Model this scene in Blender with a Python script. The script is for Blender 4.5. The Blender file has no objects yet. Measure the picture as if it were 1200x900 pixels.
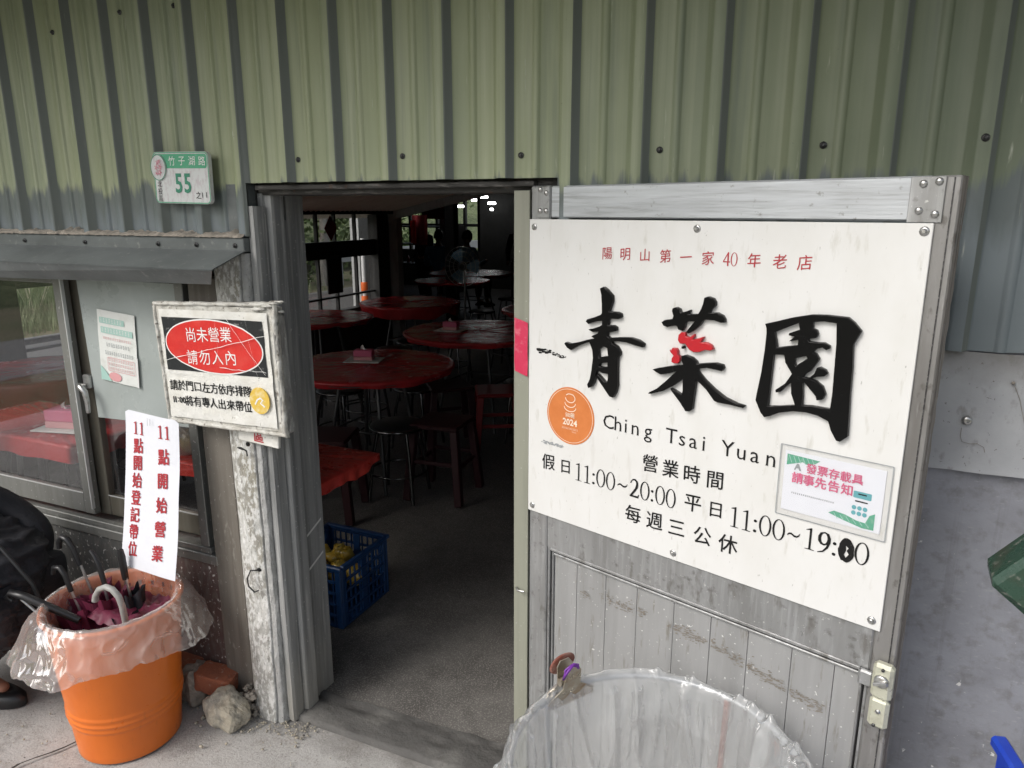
import bpy, math, random
from mathutils import Vector, Matrix, noise
random.seed(7)
R = math.radians
PI = math.pi
scene = bpy.context.scene
col = scene.collection

# ------------------------------------------------------------------ camera
cam_data = bpy.data.cameras.new('camera')
cam_data.sensor_width = 36.0
cam_data.lens = 25.5
cam_data.clip_start = 0.02
cam_data.clip_end = 2000.0
cam = bpy.data.objects.new('camera', cam_data)
col.objects.link(cam)
cam.location = (0.0, -1.62, 1.65)
cam.rotation_euler = (R(90 - 13.5), 0.0, R(23.8))
scene.camera = cam

# ------------------------------------------------------------------ world, sun, exposure
SUN_EL, SUN_AZ = 42.0, 212.0     # degrees; azimuth clockwise from +Y (the light comes over the viewer's left shoulder)
world = bpy.data.worlds.new('World')
scene.world = world
world.use_nodes = True
wn, wl = world.node_tree.nodes, world.node_tree.links
wn.clear()
sky = wn.new('ShaderNodeTexSky')
sky.sky_type = 'NISHITA'
sky.sun_disc = False
sky.sun_elevation = R(SUN_EL)
sky.sun_rotation = R(SUN_AZ)
sky.dust_density = 4.0
hs = wn.new('ShaderNodeHueSaturation')
hs.inputs['Saturation'].default_value = 0.45
bg = wn.new('ShaderNodeBackground')
bg.inputs['Strength'].default_value = 0.15
wo = wn.new('ShaderNodeOutputWorld')
wl.new(sky.outputs[0], hs.inputs['Color'])
wl.new(hs.outputs[0], bg.inputs['Color'])
wl.new(bg.outputs[0], wo.inputs['Surface'])

sun_data = bpy.data.lights.new('sun', 'SUN')
sun_data.energy = 1.0
sun_data.angle = R(22)
sun_data.color = (1.0, 0.98, 0.95)
sun = bpy.data.objects.new('sun', sun_data)
col.objects.link(sun)
sv = Vector((math.sin(R(SUN_AZ)) * math.cos(R(SUN_EL)), math.cos(R(SUN_AZ)) * math.cos(R(SUN_EL)), math.sin(R(SUN_EL))))
sun.rotation_euler = sv.to_track_quat('Z', 'Y').to_euler()
sun.location = sv * 20

scene.view_settings.view_transform = 'Standard'
scene.view_settings.look = 'None'
scene.view_settings.exposure = 0.32
scene.view_settings.gamma = 1.0
scene.cycles.max_bounces = 10
scene.cycles.transparent_max_bounces = 16

# ------------------------------------------------------------------ mesh helpers
class MB:
    def __init__(s):
        s.v = []; s.f = []; s.sm = []; s.mi = []
    def add(s, vs, fs, smooth=False, mi=0):
        o = len(s.v)
        s.v += [tuple(v) for v in vs]
        s.f += [tuple(i + o for i in f) for f in fs]
        s.sm += [smooth] * len(fs)
        s.mi += [mi] * len(fs)
        return s
    def box(s, x0, x1, y0, y1, z0, z1, mi=0, M=None):
        vs = [Vector((x, y, z)) for z in (z0, z1) for y in (y0, y1) for x in (x0, x1)]
        if M is not None: vs = [M @ v for v in vs]
        return s.add(vs, [(0, 2, 3, 1), (4, 5, 7, 6), (0, 1, 5, 4), (2, 6, 7, 3), (0, 4, 6, 2), (1, 3, 7, 5)], False, mi)
    def bbox(s, x0, x1, y0, y1, z0, z1, b=0.003, mi=0, M=None):
        """box with chamfered edges"""
        b = min(b, abs(x1 - x0) / 2.1, abs(y1 - y0) / 2.1, abs(z1 - z0) / 2.1)
        vs = []; idx = {}
        for sx in (0, 1):
            for sy in (0, 1):
                for sz in (0, 1):
                    for ax in range(3):
                        p = [(x0, x1)[sx], (y0, y1)[sy], (z0, z1)[sz]]
                        sg = [(1, -1)[sx], (1, -1)[sy], (1, -1)[sz]]
                        for k in range(3):
                            if k != ax: p[k] += sg[k] * b
                        idx[(sx, sy, sz, ax)] = len(vs)
                        vs.append(Vector(p))
        fs = []
        for ax in range(3):
            o = [k for k in range(3) if k != ax]
            for sd in (0, 1):
                q = []
                for a, c in ((0, 0), (1, 0), (1, 1), (0, 1)):
                    t = [0, 0, 0]; t[ax] = sd; t[o[0]] = a; t[o[1]] = c
                    q.append(idx[(t[0], t[1], t[2], ax)])
                fs.append(tuple(q))
        for ax in range(3):
            o = [k for k in range(3) if k != ax]
            for a in (0, 1):
                for c in (0, 1):
                    t0 = [0, 0, 0]; t0[o[0]] = a; t0[o[1]] = c
                    t1 = list(t0); t1[ax] = 1
                    fs.append((idx[(*t0, o[0])], idx[(*t1, o[0])], idx[(*t1, o[1])], idx[(*t0, o[1])]))
        for sx in (0, 1):
            for sy in (0, 1):
                for sz in (0, 1):
                    fs.append(tuple(idx[(sx, sy, sz, k)] for k in range(3)))
        if M is not None: vs = [M @ v for v in vs]
        return s.add(vs, fs, False, mi)
    def prism(s, poly, y0, y1, mi=0, M=None):
        """poly in XZ, extruded along Y (y0 is the front)"""
        n = len(poly)
        vs = [Vector((x, y0, z)) for x, z in poly] + [Vector((x, y1, z)) for x, z in poly]
        fs = [tuple(range(n)), tuple(range(2 * n - 1, n - 1, -1))]
        fs += [(i, (i + 1) % n, n + (i + 1) % n, n + i) for i in range(n)]
        if M is not None: vs = [M @ v for v in vs]
        return s.add(vs, fs, False, mi)
    def prismz(s, poly, z0, z1, mi=0, smooth=False):
        n = len(poly)
        vs = [(x, y, z0) for x, y in poly] + [(x, y, z1) for x, y in poly]
        s.add(vs, [tuple(range(n - 1, -1, -1)), tuple(range(n, 2 * n))], False, mi)
        return s.add(vs, [(i, (i + 1) % n, n + (i + 1) % n, n + i) for i in range(n)], smooth, mi)
    def tube(s, pts, r, n=8, mi=0, closed=False, caps=True):
        pts = [Vector(p) for p in pts]
        if not hasattr(r, '__len__'): r = [r] * len(pts)
        m = len(pts); vs = []; up = None
        for i, p in enumerate(pts):
            if closed: t = pts[(i + 1) % m] - pts[i - 1]
            elif i == 0: t = pts[1] - p
            elif i == m - 1: t = p - pts[-2]
            else: t = pts[i + 1] - pts[i - 1]
            t.normalize()
            if up is None:
                up = t.orthogonal().normalized()
            else:
                up = (up - t * up.dot(t))
                if up.length < 1e-6: up = t.orthogonal()
                up.normalize()
            w = t.cross(up)
            for k in range(n):
                a = 2 * PI * k / n
                vs.append(p + (up * math.cos(a) + w * math.sin(a)) * r[i])
        fs = []
        for i in range(m if closed else m - 1):
            j = (i + 1) % m
            for k in range(n):
                fs.append((i * n + k, i * n + (k + 1) % n, j * n + (k + 1) % n, j * n + k))
        s.add(vs, fs, True, mi)
        if caps and not closed:
            s.add(vs[:n], [tuple(range(n - 1, -1, -1))], False, mi)
            s.add(vs[-n:], [tuple(range(n))], False, mi)
        return s
    def lathe(s, prof, c=(0, 0, 0), n=32, mi=0, smooth=True, wob=None, M=None):
        """prof: list of (radius, z)"""
        vs = []
        for j, (r, z) in enumerate(prof):
            for k in range(n):
                a = 2 * PI * k / n
                rr, zz = (r, z) if wob is None else wob(r, z, a, j)
                v = Vector((rr * math.cos(a), rr * math.sin(a), zz))
                if M is not None: v = M @ v
                vs.append(v + Vector(c))
        fs = []
        for j in range(len(prof) - 1):
            for k in range(n):
                fs.append((j * n + k, j * n + (k + 1) % n, (j + 1) * n + (k + 1) % n, (j + 1) * n + k))
        s.add(vs, fs, smooth, mi)
        return s
    def disc(s, c, r, n=24, mi=0, nrm=(0, 0, 1), sx=1.0):
        q = Vector(nrm).to_track_quat('Z', 'Y')
        vs = [Vector(c) + q @ Vector((r * sx * math.cos(2 * PI * k / n), r * math.sin(2 * PI * k / n), 0)) for k in range(n)]
        return s.add(vs, [tuple(range(n))], False, mi)
    def ball(s, c, r, n=12, m=8, mi=0, sc=(1, 1, 1), jit=0.0, M=None):
        vs = []; fs = []
        for j in range(m + 1):
            th = PI * j / m
            for k in range(n):
                a = 2 * PI * k / n
                v = Vector((math.sin(th) * math.cos(a) * sc[0], math.sin(th) * math.sin(a) * sc[1], math.cos(th) * sc[2])) * r
                if jit:
                    v *= 1 + jit * noise.noise(Vector(c) * 7 + v * (2.2 / r))
                if M is not None: v = M @ v
                vs.append(v + Vector(c))
        for j in range(m):
            for k in range(n):
                fs.append((j * n + k, (j + 1) * n + k, (j + 1) * n + (k + 1) % n, j * n + (k + 1) % n))
        return s.add(vs, fs, True, mi)
    def grid(s, fn, nu, nv, smooth=True, mi=0):
        vs = [fn(i / nu, j / nv) for j in range(nv + 1) for i in range(nu + 1)]
        fs = [(j * (nu + 1) + i, j * (nu + 1) + i + 1, (j + 1) * (nu + 1) + i + 1, (j + 1) * (nu + 1) + i) for j in range(nv) for i in range(nu)]
        return s.add(vs, fs, smooth, mi)
    def mesh(s, name, mats):
        me = bpy.data.meshes.new(name)
        me.from_pydata(s.v, [], s.f)
        if not isinstance(mats, (list, tuple)): mats = [mats]
        for m in mats: me.materials.append(m)
        me.polygons.foreach_set('use_smooth', s.sm)
        me.polygons.foreach_set('material_index', s.mi)
        me.update()
        return me
    def build(s, name, mats, parent=None, loc=None, rot=None):
        return link(name, s.mesh(name, mats), parent, loc, rot)

def link(name, me, parent=None, loc=None, rot=None):
    o = bpy.data.objects.new(name, me)
    col.objects.link(o)
    if parent is not None: o.parent = parent
    if loc is not None: o.location = loc
    if rot is not None: o.rotation_euler = rot
    return o
def tag(o, label, cat, group=None):
    o['label'] = label; o['category'] = cat
    if group: o['group'] = group
    return o
def thing(name, label, cat, loc=(0, 0, 0), rot=(0, 0, 0), group=None):
    o = bpy.data.objects.new(name, None)
    o.empty_display_size = 0.1
    col.objects.link(o)
    o.location = loc; o.rotation_euler = rot
    return tag(o, label, cat, group)
def struct(name, mb, m):
    o = mb.build(name, m); o['kind'] = 'structure'; return o
KIDS = {}
def dup(root, loc, rz, label, group=None, scale=None):
    r = root.copy(); col.objects.link(r); r.location = loc; r.rotation_euler = (0, 0, rz)
    r['label'] = label
    if group: r['group'] = group
    if scale: r.scale = scale
    def rec(src, dst):
        for ch in list(src.children):
            c = ch.copy(); col.objects.link(c); c.parent = dst
            rec(ch, c)
    rec(root, r)
    return r

# ------------------------------------------------------------------ material helper
def mat(name, base, rough=0.6, metal=0.0, layers=(), bump=None, spec=0.5, coat=0.0, coord='Object', **kw):
    """layers: (kind, scale(3), lo, hi, colour, amount[, detail]) mixed one over the other; bump: (scale(3), strength, distance)"""
    m = bpy.data.materials.new(name)
    m.use_nodes = True
    N, L = m.node_tree.nodes, m.node_tree.links
    b = N['Principled BSDF']
    b.inputs['Roughness'].default_value = rough
    b.inputs['Metallic'].default_value = metal
    b.inputs['Specular IOR Level'].default_value = spec
    b.inputs['Coat Weight'].default_value = coat
    tc = N.new('ShaderNodeTexCoord')
    cur = None
    def tex(kind, sc, det=4.0, dist=0.0):
        mp = N.new('ShaderNodeMapping')
        mp.inputs['Scale'].default_value = sc
        L.new(tc.outputs[coord], mp.inputs['Vector'])
        if kind == 'voronoi':
            t = N.new('ShaderNodeTexVoronoi'); t.inputs['Scale'].default_value = 1.0
            L.new(mp.outputs[0], t.inputs['Vector']); return t.outputs['Distance']
        if kind == 'crack':
            t = N.new('ShaderNodeTexVoronoi'); t.feature = 'DISTANCE_TO_EDGE'; t.inputs['Scale'].default_value = 1.0
            L.new(mp.outputs[0], t.inputs['Vector']); return t.outputs['Distance']
        t = N.new('ShaderNodeTexNoise'); t.inputs['Scale'].default_value = 1.0
        t.inputs['Detail'].default_value = det; t.inputs['Roughness'].default_value = 0.6
        t.inputs['Distortion'].default_value = dist
        L.new(mp.outputs[0], t.inputs['Vector'])
        return t.outputs['Fac']
    rgb = N.new('ShaderNodeRGB'); rgb.outputs[0].default_value = (*base, 1); cur = rgb.outputs[0]
    for ly in layers:
        kind, sc, lo, hi, c, amt = ly[:6]
        det = ly[6] if len(ly) > 6 else 4.0
        if not hasattr(sc, '__len__'): sc = (sc,) * 3
        if kind == 'zramp':      # blend by height with a ragged edge: sc = (x, y, z) noise scale, lo/hi heights
            sp = N.new('ShaderNodeSeparateXYZ'); L.new(tc.outputs[coord], sp.inputs[0])
            ns = tex('noise', sc, 6.0)
            ad = N.new('ShaderNodeMath'); ad.operation = 'MULTIPLY_ADD'
            L.new(ns, ad.inputs[0]); ad.inputs[1].default_value = det; L.new(sp.outputs['Z'], ad.inputs[2])
            src = ad.outputs[0]
        elif kind == 'yramp':
            sp = N.new('ShaderNodeSeparateXYZ'); L.new(tc.outputs[coord], sp.inputs[0])
            ns = tex('noise', sc, 6.0)
            ad = N.new('ShaderNodeMath'); ad.operation = 'MULTIPLY_ADD'
            L.new(ns, ad.inputs[0]); ad.inputs[1].default_value = det; L.new(sp.outputs['Y'], ad.inputs[2])
            src = ad.outputs[0]
        elif kind == 'xramp':
            sp = N.new('ShaderNodeSeparateXYZ'); L.new(tc.outputs[coord], sp.inputs[0])
            ns = tex('noise', sc, 6.0)
            ad = N.new('ShaderNodeMath'); ad.operation = 'MULTIPLY_ADD'
            L.new(ns, ad.inputs[0]); ad.inputs[1].default_value = det; L.new(sp.outputs['X'], ad.inputs[2])
            src = ad.outputs[0]
        else:
            src = tex(kind, sc, det)
        mr = N.new('ShaderNodeMapRange')
        mr.inputs['From Min'].default_value = lo; mr.inputs['From Max'].default_value = hi
        mr.inputs['To Min'].default_value = 0.0; mr.inputs['To Max'].default_value = amt
        L.new(src, mr.inputs['Value'])
        mx = N.new('ShaderNodeMix'); mx.data_type = 'RGBA'
        L.new(mr.outputs[0], mx.inputs['Factor'])
        L.new(cur, mx.inputs[6]); mx.inputs[7].default_value = (*c, 1)
        cur = mx.outputs[2]
    L.new(cur, b.inputs['Base Color'])
    if bump:
        sc, st, ds = bump[:3]
        if not hasattr(sc, '__len__'): sc = (sc,) * 3
        t = tex('noise', sc, 8.0)
        bp = N.new('ShaderNodeBump'); bp.inputs['Strength'].default_value = st; bp.inputs['Distance'].default_value = ds
        L.new(t, bp.inputs['Height']); L.new(bp.outputs[0], b.inputs['Normal'])
        if len(bump) > 3:        # roughness variation
            mr = N.new('ShaderNodeMapRange'); mr.inputs['To Min'].default_value = rough - bump[3]; mr.inputs['To Max'].default_value = rough + bump[3]
            mr.inputs['From Min'].default_value = 0.3; mr.inputs['From Max'].default_value = 0.7
            L.new(t, mr.inputs['Value']); L.new(mr.outputs[0], b.inputs['Roughness'])
    for k, v in kw.items():
        b.inputs[k.replace('_', ' ')].default_value = v
    return m

def film_mat(name, tint=(1, 1, 1), haze=0.18, gloss=0.12, rough=0.12, hazecol=(0.8, 0.8, 0.8), wrinkle=None, fres=0.6):
    """thin clear sheet: mostly see-through, some milky scatter, some reflection"""
    m = bpy.data.materials.new(name); m.use_nodes = True
    N, L = m.node_tree.nodes, m.node_tree.links
    N.clear()
    out = N.new('ShaderNodeOutputMaterial')
    tr = N.new('ShaderNodeBsdfTransparent'); tr.inputs[0].default_value = (*tint, 1)
    df = N.new('ShaderNodeBsdfDiffuse'); df.inputs[0].default_value = (*hazecol, 1)
    tl = N.new('ShaderNodeBsdfTranslucent'); tl.inputs[0].default_value = (*hazecol, 1)
    gl = N.new('ShaderNodeBsdfGlossy'); gl.inputs['Roughness'].default_value = rough
    m0 = N.new('ShaderNodeMixShader'); m0.inputs[0].default_value = 0.5
    L.new(df.outputs[0], m0.inputs[1]); L.new(tl.outputs[0], m0.inputs[2])
    m1 = N.new('ShaderNodeMixShader'); m1.inputs[0].default_value = haze
    L.new(tr.outputs[0], m1.inputs[1]); L.new(m0.outputs[0], m1.inputs[2])
    lw = N.new('ShaderNodeLayerWeight'); lw.inputs['Blend'].default_value = 0.35
    mm = N.new('ShaderNodeMath'); mm.operation = 'MULTIPLY_ADD'; mm.inputs[1].default_value = fres; mm.inputs[2].default_value = gloss
    L.new(lw.outputs['Fresnel'], mm.inputs[0])
    m2 = N.new('ShaderNodeMixShader')
    L.new(mm.outputs[0], m2.inputs[0]); L.new(m1.outputs[0], m2.inputs[1]); L.new(gl.outputs[0], m2.inputs[2])
    if wrinkle:
        tc = N.new('ShaderNodeTexCoord'); mp = N.new('ShaderNodeMapping'); mp.inputs['Scale'].default_value = wrinkle[0]
        t = N.new('ShaderNodeTexNoise'); t.inputs['Scale'].default_value = 1.0; t.inputs['Detail'].default_value = 3
        t.inputs['Distortion'].default_value = 1.2
        bp = N.new('ShaderNodeBump'); bp.inputs['Strength'].default_value = wrinkle[1]; bp.inputs['Distance'].default_value = wrinkle[2]
        L.new(tc.outputs['Object'], mp.inputs[0]); L.new(mp.outputs[0], t.inputs['Vector'])
        L.new(t.outputs['Fac'], bp.inputs['Height'])
        for q in (gl, df, tl): L.new(bp.outputs[0], q.inputs['Normal'])
        L.new(bp.outputs[0], lw.inputs['Normal'])
    L.new(m2.outputs[0], out.inputs[0])
    return m
def emit_mat(name, c, s):
    m = bpy.data.materials.new(name); m.use_nodes = True
    b = m.node_tree.nodes['Principled BSDF']
    b.inputs['Base Color'].default_value = (*c, 1)
    b.inputs['Emission Color'].default_value = (*c, 1); b.inputs['Emission Strength'].default_value = s
    return m

# ------------------------------------------------------------------ lettering helpers (flat print and cut letters)
def text(name, body, size, x, z, y, m, parent=None, center=False, right=None, thin=0.0, depth=0.0004, slant=0.0,
         angle=0.0, spacing=1.0, sx=1.0):
    """writing on a plane that faces -Y; x, z = left end of the base line (or its middle)"""
    c = bpy.data.curves.new(name, 'FONT')
    c.body = body; c.size = size; c.resolution_u = 2; c.offset = thin * size
    c.space_character = spacing
    if center: c.align_x = 'CENTER'
    o = bpy.data.objects.new(name, c)
    me = bpy.data.meshes.new_from_object(o)
    bpy.data.objects.remove(o); 
    ca, sa = math.cos(angle), math.sin(angle)
    for v in me.vertices:
        a = v.co.x * sx; b_ = v.co.y + slant * v.co.x
        v.co = Vector((x + a * ca - b_ * sa, y - depth, z + a * sa + b_ * ca))
    me.materials.clear(); me.materials.append(m)
    me.update()
    return link(name, me, parent)
GC = {}
def glyph(ch, thin):
    if (ch, thin) in GC: return GC[(ch, thin)]
    cand = []
    for t_ in (thin, 0.0, thin + .002, thin - .002, thin + .004, thin - .004, .006, -.006):
        for res in (2, 3):
            c = bpy.data.curves.new('g', 'FONT'); c.body = ch; c.size = 1.0; c.resolution_u = res; c.offset = t_
            o = bpy.data.objects.new('g', c); me = bpy.data.meshes.new_from_object(o); bpy.data.objects.remove(o)
            ar = sum(p.area for p in me.polygons)
            cand.append((ar, [tuple(v.co) for v in me.vertices], [tuple(p.vertices) for p in me.polygons])); bpy.data.meshes.remove(me)
    mxa = sorted(a[0] for a in cand)[-3]
    for a in cand:
        if a[0] > .95 * mxa: GC[(ch, thin)] = a; break
    else: GC[(ch, thin)] = max(cand, key=lambda q: q[0])
    return GC[(ch, thin)]
def chars(name, s, size, x0, x1, z0, z1, y, m, parent, kai=0.07, thin=-0.008, depth=0.0004, sx=1.0, rise=0.0, bold=0.0):
    """characters of s spread evenly from centre (x0,z0) to centre (x1,z1); each slightly raised to the right like brush writing; ONE mesh"""
    n = len(s); vs = []; fs = []
    for i, ch in enumerate(s):
        if ch == ' ': continue
        t = i / max(1, n - 1)
        cx, cz = x0 + (x1 - x0) * t, z0 + (z1 - z0) * t
        ar, gv, gf = glyph(ch, thin)
        xs = [v[0] * size for v in gv]; ys = [v[1] * size for v in gv]
        mx_ = (min(xs) + max(xs)) / 2; my_ = (min(ys) + max(ys)) / 2
        ob = len(vs)
        for v in gv:
            a = (v[0] * size - mx_) * sx; b_ = (v[1] * size - my_) + kai * a
            # brush-like unevenness
            w = noise.noise(Vector((v[0] * 3 + i * 5, v[1] * 3, 0.3))) * size * 0.02
            vs.append((cx + a + w, y - depth, cz + b_ + w))
        fs += [tuple(k + ob for k in p) for p in gf]
    if bold:
        v0, f0, nv = list(vs), list(fs), len(vs)
        for q, (dx, dz) in enumerate(((bold, 0), (-bold, 0), (0, bold * .8), (0, -bold * .8))):
            vs += [(a + dx * size, b - .00006 * (q + 1), c_ + dz * size) for a, b, c_ in v0]
            fs += [tuple(k + nv * (q + 1) for k in f) for f in f0]
    me = bpy.data.meshes.new(name); me.from_pydata(vs, [], fs); me.materials.append(m); me.update()
    return link(name, me, parent)
def cutout(name, polys, y, m, parent=None, depth=0.0, bevel=0.0, scale=0.001, back=False):
    """polygons (x, z) with holes, even-odd filled, facing -Y, optionally thick"""
    c = bpy.data.curves.new(name, 'CURVE'); c.dimensions = '2D'; c.fill_mode = 'BOTH'
    c.extrude = depth / 2; c.bevel_depth = bevel; c.bevel_resolution = 1; c.offset = -bevel
    for p in polys:
        sp = c.splines.new('POLY'); sp.points.add(len(p) - 1)
        for i, (a, b) in enumerate(p): sp.points[i].co = (a * scale, b * scale, 0, 1)
        sp.use_cyclic_u = True
    o = bpy.data.objects.new(name, c); me = bpy.data.meshes.new_from_object(o); bpy.data.objects.remove(o)
    for v in me.vertices: v.co = Vector((v.co.x, y - v.co.z, v.co.y))
    me.materials.clear(); me.materials.append(m); me.update()
    return link(name, me, parent)
def ell(cx, cz, rx, rz, n=20): return [(cx + rx * math.cos(2 * PI * k / n), cz + rz * math.sin(2 * PI * k / n)) for k in range(n)]
DIG = {  # serif figures, unit height
 '0': ([ell(.26, .5, .24, .5), ell(.26, .5, .165, .462)], .52),
 '1': ([[(.08, 0), (.42, 0), (.42, .025), (.285, .045), (.285, 1), (.26, 1), (.08, .9), (.08, .875), (.21, .9), (.21, .045), (.08, .025)]], .48),
 '2': ([[(.02, 0), (.46, 0), (.5, .2), (.46, .2), (.42, .1), (.15, .1), (.3, .32), (.42, .55), (.44, .72), (.4, .9), (.28, 1), (.15, .97), (.04, .82), (.03, .72), (.06, .72), (.12, .87), (.22, .92), (.32, .85), (.33, .7), (.28, .5), (.02, .06)]], .52),
 '9': ([[(.06, 0), (.25, .08), (.4, .3), (.47, .55), (.47, .75), (.4, .95), (.25, 1.0), (.1, .93), (.03, .75), (.04, .55), (.12, .42), (.24, .38), (.35, .44), (.33, .34), (.22, .14), (.05, .03)], ell(.245, .7, .11, .24, 14)], .5),
 '4': ([[(0, .26), (.3, .26), (.3, 0), (.4, 0), (.4, .26), (.5, .26), (.5, .34), (.4, .34), (.4, 1), (.33, 1), (0, .33)], [(.07, .34), (.3, .34), (.3, .8)]], .52),
 ':': ([ell(.11, .12, .065, .07, 10), ell(.11, .6, .065, .07, 10)], .24),
 '~': ([[(.02, .42), (.1, .52), (.2, .54), (.34, .46), (.44, .45), (.52, .52), (.57, .6), (.58, .57), (.53, .44), (.44, .37), (.33, .37), (.2, .45), (.12, .45), (.04, .38)]], .62),
}
def figures(name, s, x0, x1, zb, h, y, m, parent, slantz=0.0):
    tot = sum(DIG[c][1] for c in s); k = (x1 - x0) / tot; x = x0; polys = []
    for c in s:
        ps, w = DIG[c]
        for p in ps: polys.append([(x + a * k, zb + b * h) for a, b in p])
        x += w * k
    return cutout(name, polys, y, m, parent, scale=1.0)
# ------------------------------------------------------------------ materials
GREY_BLUE = (0.17, 0.20, 0.215)
M = {}
M['sheet'] = mat('faded_green_sheet_paint', (0.30, 0.335, 0.195), 0.5, layers=[
    ('noise', (3, 1, 0.7), 0.35, 0.7, (0.245, 0.285, 0.195), 0.8),
    ('noise', (45, 20, 0.8), 0.45, 0.70, (0.40, 0.43, 0.29), 0.6),
    ('noise', (26, 10, 0.9), 0.55, 0.8, (0.14, 0.17, 0.125), 0.8),
    ('xramp', (1.2, 1, 1.2), -0.15, 0.85, (0.085, 0.11, 0.08), 0.85, 0.9),  # paint darkens to the right, imitating dimmer light there
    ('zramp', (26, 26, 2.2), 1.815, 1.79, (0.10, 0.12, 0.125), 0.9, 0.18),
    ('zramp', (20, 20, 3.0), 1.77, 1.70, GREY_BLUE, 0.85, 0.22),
    ('noise', (90, 90, 9), 0.66, 0.78, (0.55, 0.57, 0.48), 0.6),
    ('noise', (110, 110, 110), 0.70, 0.76, (0.08, 0.09, 0.07), 0.7),
], bump=((30, 30, 6), 0.25, 0.004, 0.1))
M['sheet_side'] = mat('rib_side_sheet_paint', (0.14, 0.158, 0.145), 0.5, layers=[  # darker grey-green on the right-facing slope of each rib
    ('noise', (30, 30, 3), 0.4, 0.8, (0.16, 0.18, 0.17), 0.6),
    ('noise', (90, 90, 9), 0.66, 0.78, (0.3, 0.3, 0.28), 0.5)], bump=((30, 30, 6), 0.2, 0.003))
M['flash'] = mat('grey_flashing_metal', (0.15, 0.165, 0.165), 0.42, 0.15, layers=[
    ('noise', (6, 6, 12), 0.4, 0.7, (0.08, 0.09, 0.09), 0.7),
    ('noise', (50, 50, 50), 0.6, 0.75, (0.36, 0.36, 0.33), 0.45)], bump=(25, 0.2, 0.003))
M['run'] = mat('dirt_run_stain', (0.13, 0.14, 0.10), 0.8)
M['mortar'] = mat('crumbly_mortar', (0.36, 0.32, 0.27), 0.95, layers=[('noise', 40, 0.4, 0.7, (0.16, 0.15, 0.13), 0.8)], bump=(60, 0.8, 0.006))
M['alu'] = mat('weathered_aluminium', (0.36, 0.365, 0.365), 0.42, 0.55, layers=[
    ('noise', (14, 14, 2.0), 0.40, 0.68, (0.24, 0.24, 0.235), 0.75),
    ('noise', (90, 90, 7), 0.50, 0.75, (0.55, 0.56, 0.57), 0.5),
    ('noise', (22, 22, 9), 0.56, 0.66, (0.15, 0.14, 0.125), 0.7),
    ('noise', (38, 38, 38), 0.58, 0.72, (0.11, 0.10, 0.09), 0.65),
    ('noise', (150, 150, 150), 0.66, 0.72, (0.72, 0.72, 0.70), 0.7)], bump=((70, 70, 20), 0.35, 0.002, 0.15))
M['alu_dark'] = mat('stained_aluminium_stile', (0.245, 0.24, 0.232), 0.45, 0.4, layers=[
    ('noise', (18, 18, 2.5), 0.42, 0.64, (0.155, 0.148, 0.138), 0.8),
    ('noise', (70, 70, 9), 0.55, 0.72, (0.38, 0.38, 0.375), 0.6),
    ('noise', (40, 40, 24), 0.58, 0.68, (0.09, 0.08, 0.07), 0.7)], bump=((70, 70, 20), 0.45, 0.002, 0.12))
M['alu_h'] = mat('brushed_aluminium_rail', (0.52, 0.545, 0.57), 0.40, 0.5, layers=[
    ('noise', (2.0, 14, 22), 0.42, 0.7, (0.36, 0.375, 0.39), 0.7),
    ('noise', (7, 90, 160), 0.52, 0.72, (0.24, 0.24, 0.24), 0.6),
    ('noise', (60, 60, 60), 0.63, 0.72, (0.16, 0.15, 0.13), 0.6)], bump=((10, 60, 120), 0.25, 0.0015, 0.12))
M['plank'] = mat('grey_painted_panel_board', (0.31, 0.312, 0.31), 0.5, 0.1, layers=[
    ('noise', (20, 20, 1.8), 0.42, 0.7, (0.22, 0.222, 0.218), 0.6),
    ('noise', (80, 80, 12), 0.60, 0.72, (0.17, 0.155, 0.13), 0.7),
    ('noise', (110, 110, 110), 0.655, 0.70, (0.75, 0.75, 0.73), 0.85)], bump=((60, 60, 10), 0.4, 0.002))
M['scuff'] = mat('brown_scuffed_paint', (0.19, 0.165, 0.135), 0.8, layers=[('noise', 60, 0.4, 0.7, (0.3, 0.28, 0.25), 0.7)])
M['sign'] = mat('white_sign_enamel', (0.69, 0.69, 0.675), 0.38, layers=[
    ('noise', (9, 9, 5), 0.42, 0.75, (0.61, 0.605, 0.57), 0.6),
    ('noise', (70, 70, 16), 0.60, 0.74, (0.50, 0.49, 0.44), 0.55),
    ('noise', (28, 28, 5), 0.63, 0.78, (0.45, 0.43, 0.38), 0.45),
    ('noise', (160, 160, 60), 0.69, 0.75, (0.22, 0.21, 0.19), 0.6)], bump=((20, 20, 20), 0.06, 0.002, 0.06))
M['black_gloss'] = mat('black_acrylic_letter', (0.004, 0.004, 0.004), 0.25, layers=[('noise', 60, 0.6, 0.8, (0.015, 0.015, 0.015), 0.5)], spec=0.2)
M['red_gloss'] = mat('red_acrylic_letter', (0.45, 0.012, 0.02), 0.3, layers=[('noise', 60, 0.55, 0.8, (0.3, 0.02, 0.03), 0.5)])
M['ink_black'] = mat('black_print', (0.010, 0.010, 0.010), 0.6, layers=[('noise', 300, 0.64, 0.74, (0.30, 0.29, 0.28), 0.4)], spec=0.2)
M['ink_red'] = mat('red_print', (0.40, 0.03, 0.04), 0.6, layers=[('noise', 300, 0.66, 0.75, (0.6, 0.3, 0.3), 0.4)])
M['ink_pink'] = mat('pink_print', (0.62, 0.13, 0.24), 0.6)
M['ink_white'] = mat('white_print', (0.78, 0.78, 0.76), 0.6)
M['ink_green'] = mat('green_print', (0.10, 0.36, 0.24), 0.6, layers=[('noise', 120, 0.5, 0.75, (0.35, 0.5, 0.4), 0.5)])
M['ink_teal'] = mat('teal_print', (0.12, 0.38, 0.42), 0.6)
M['ink_paleteal'] = mat('faded_teal_print', (0.36, 0.56, 0.50), 0.6)
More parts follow.
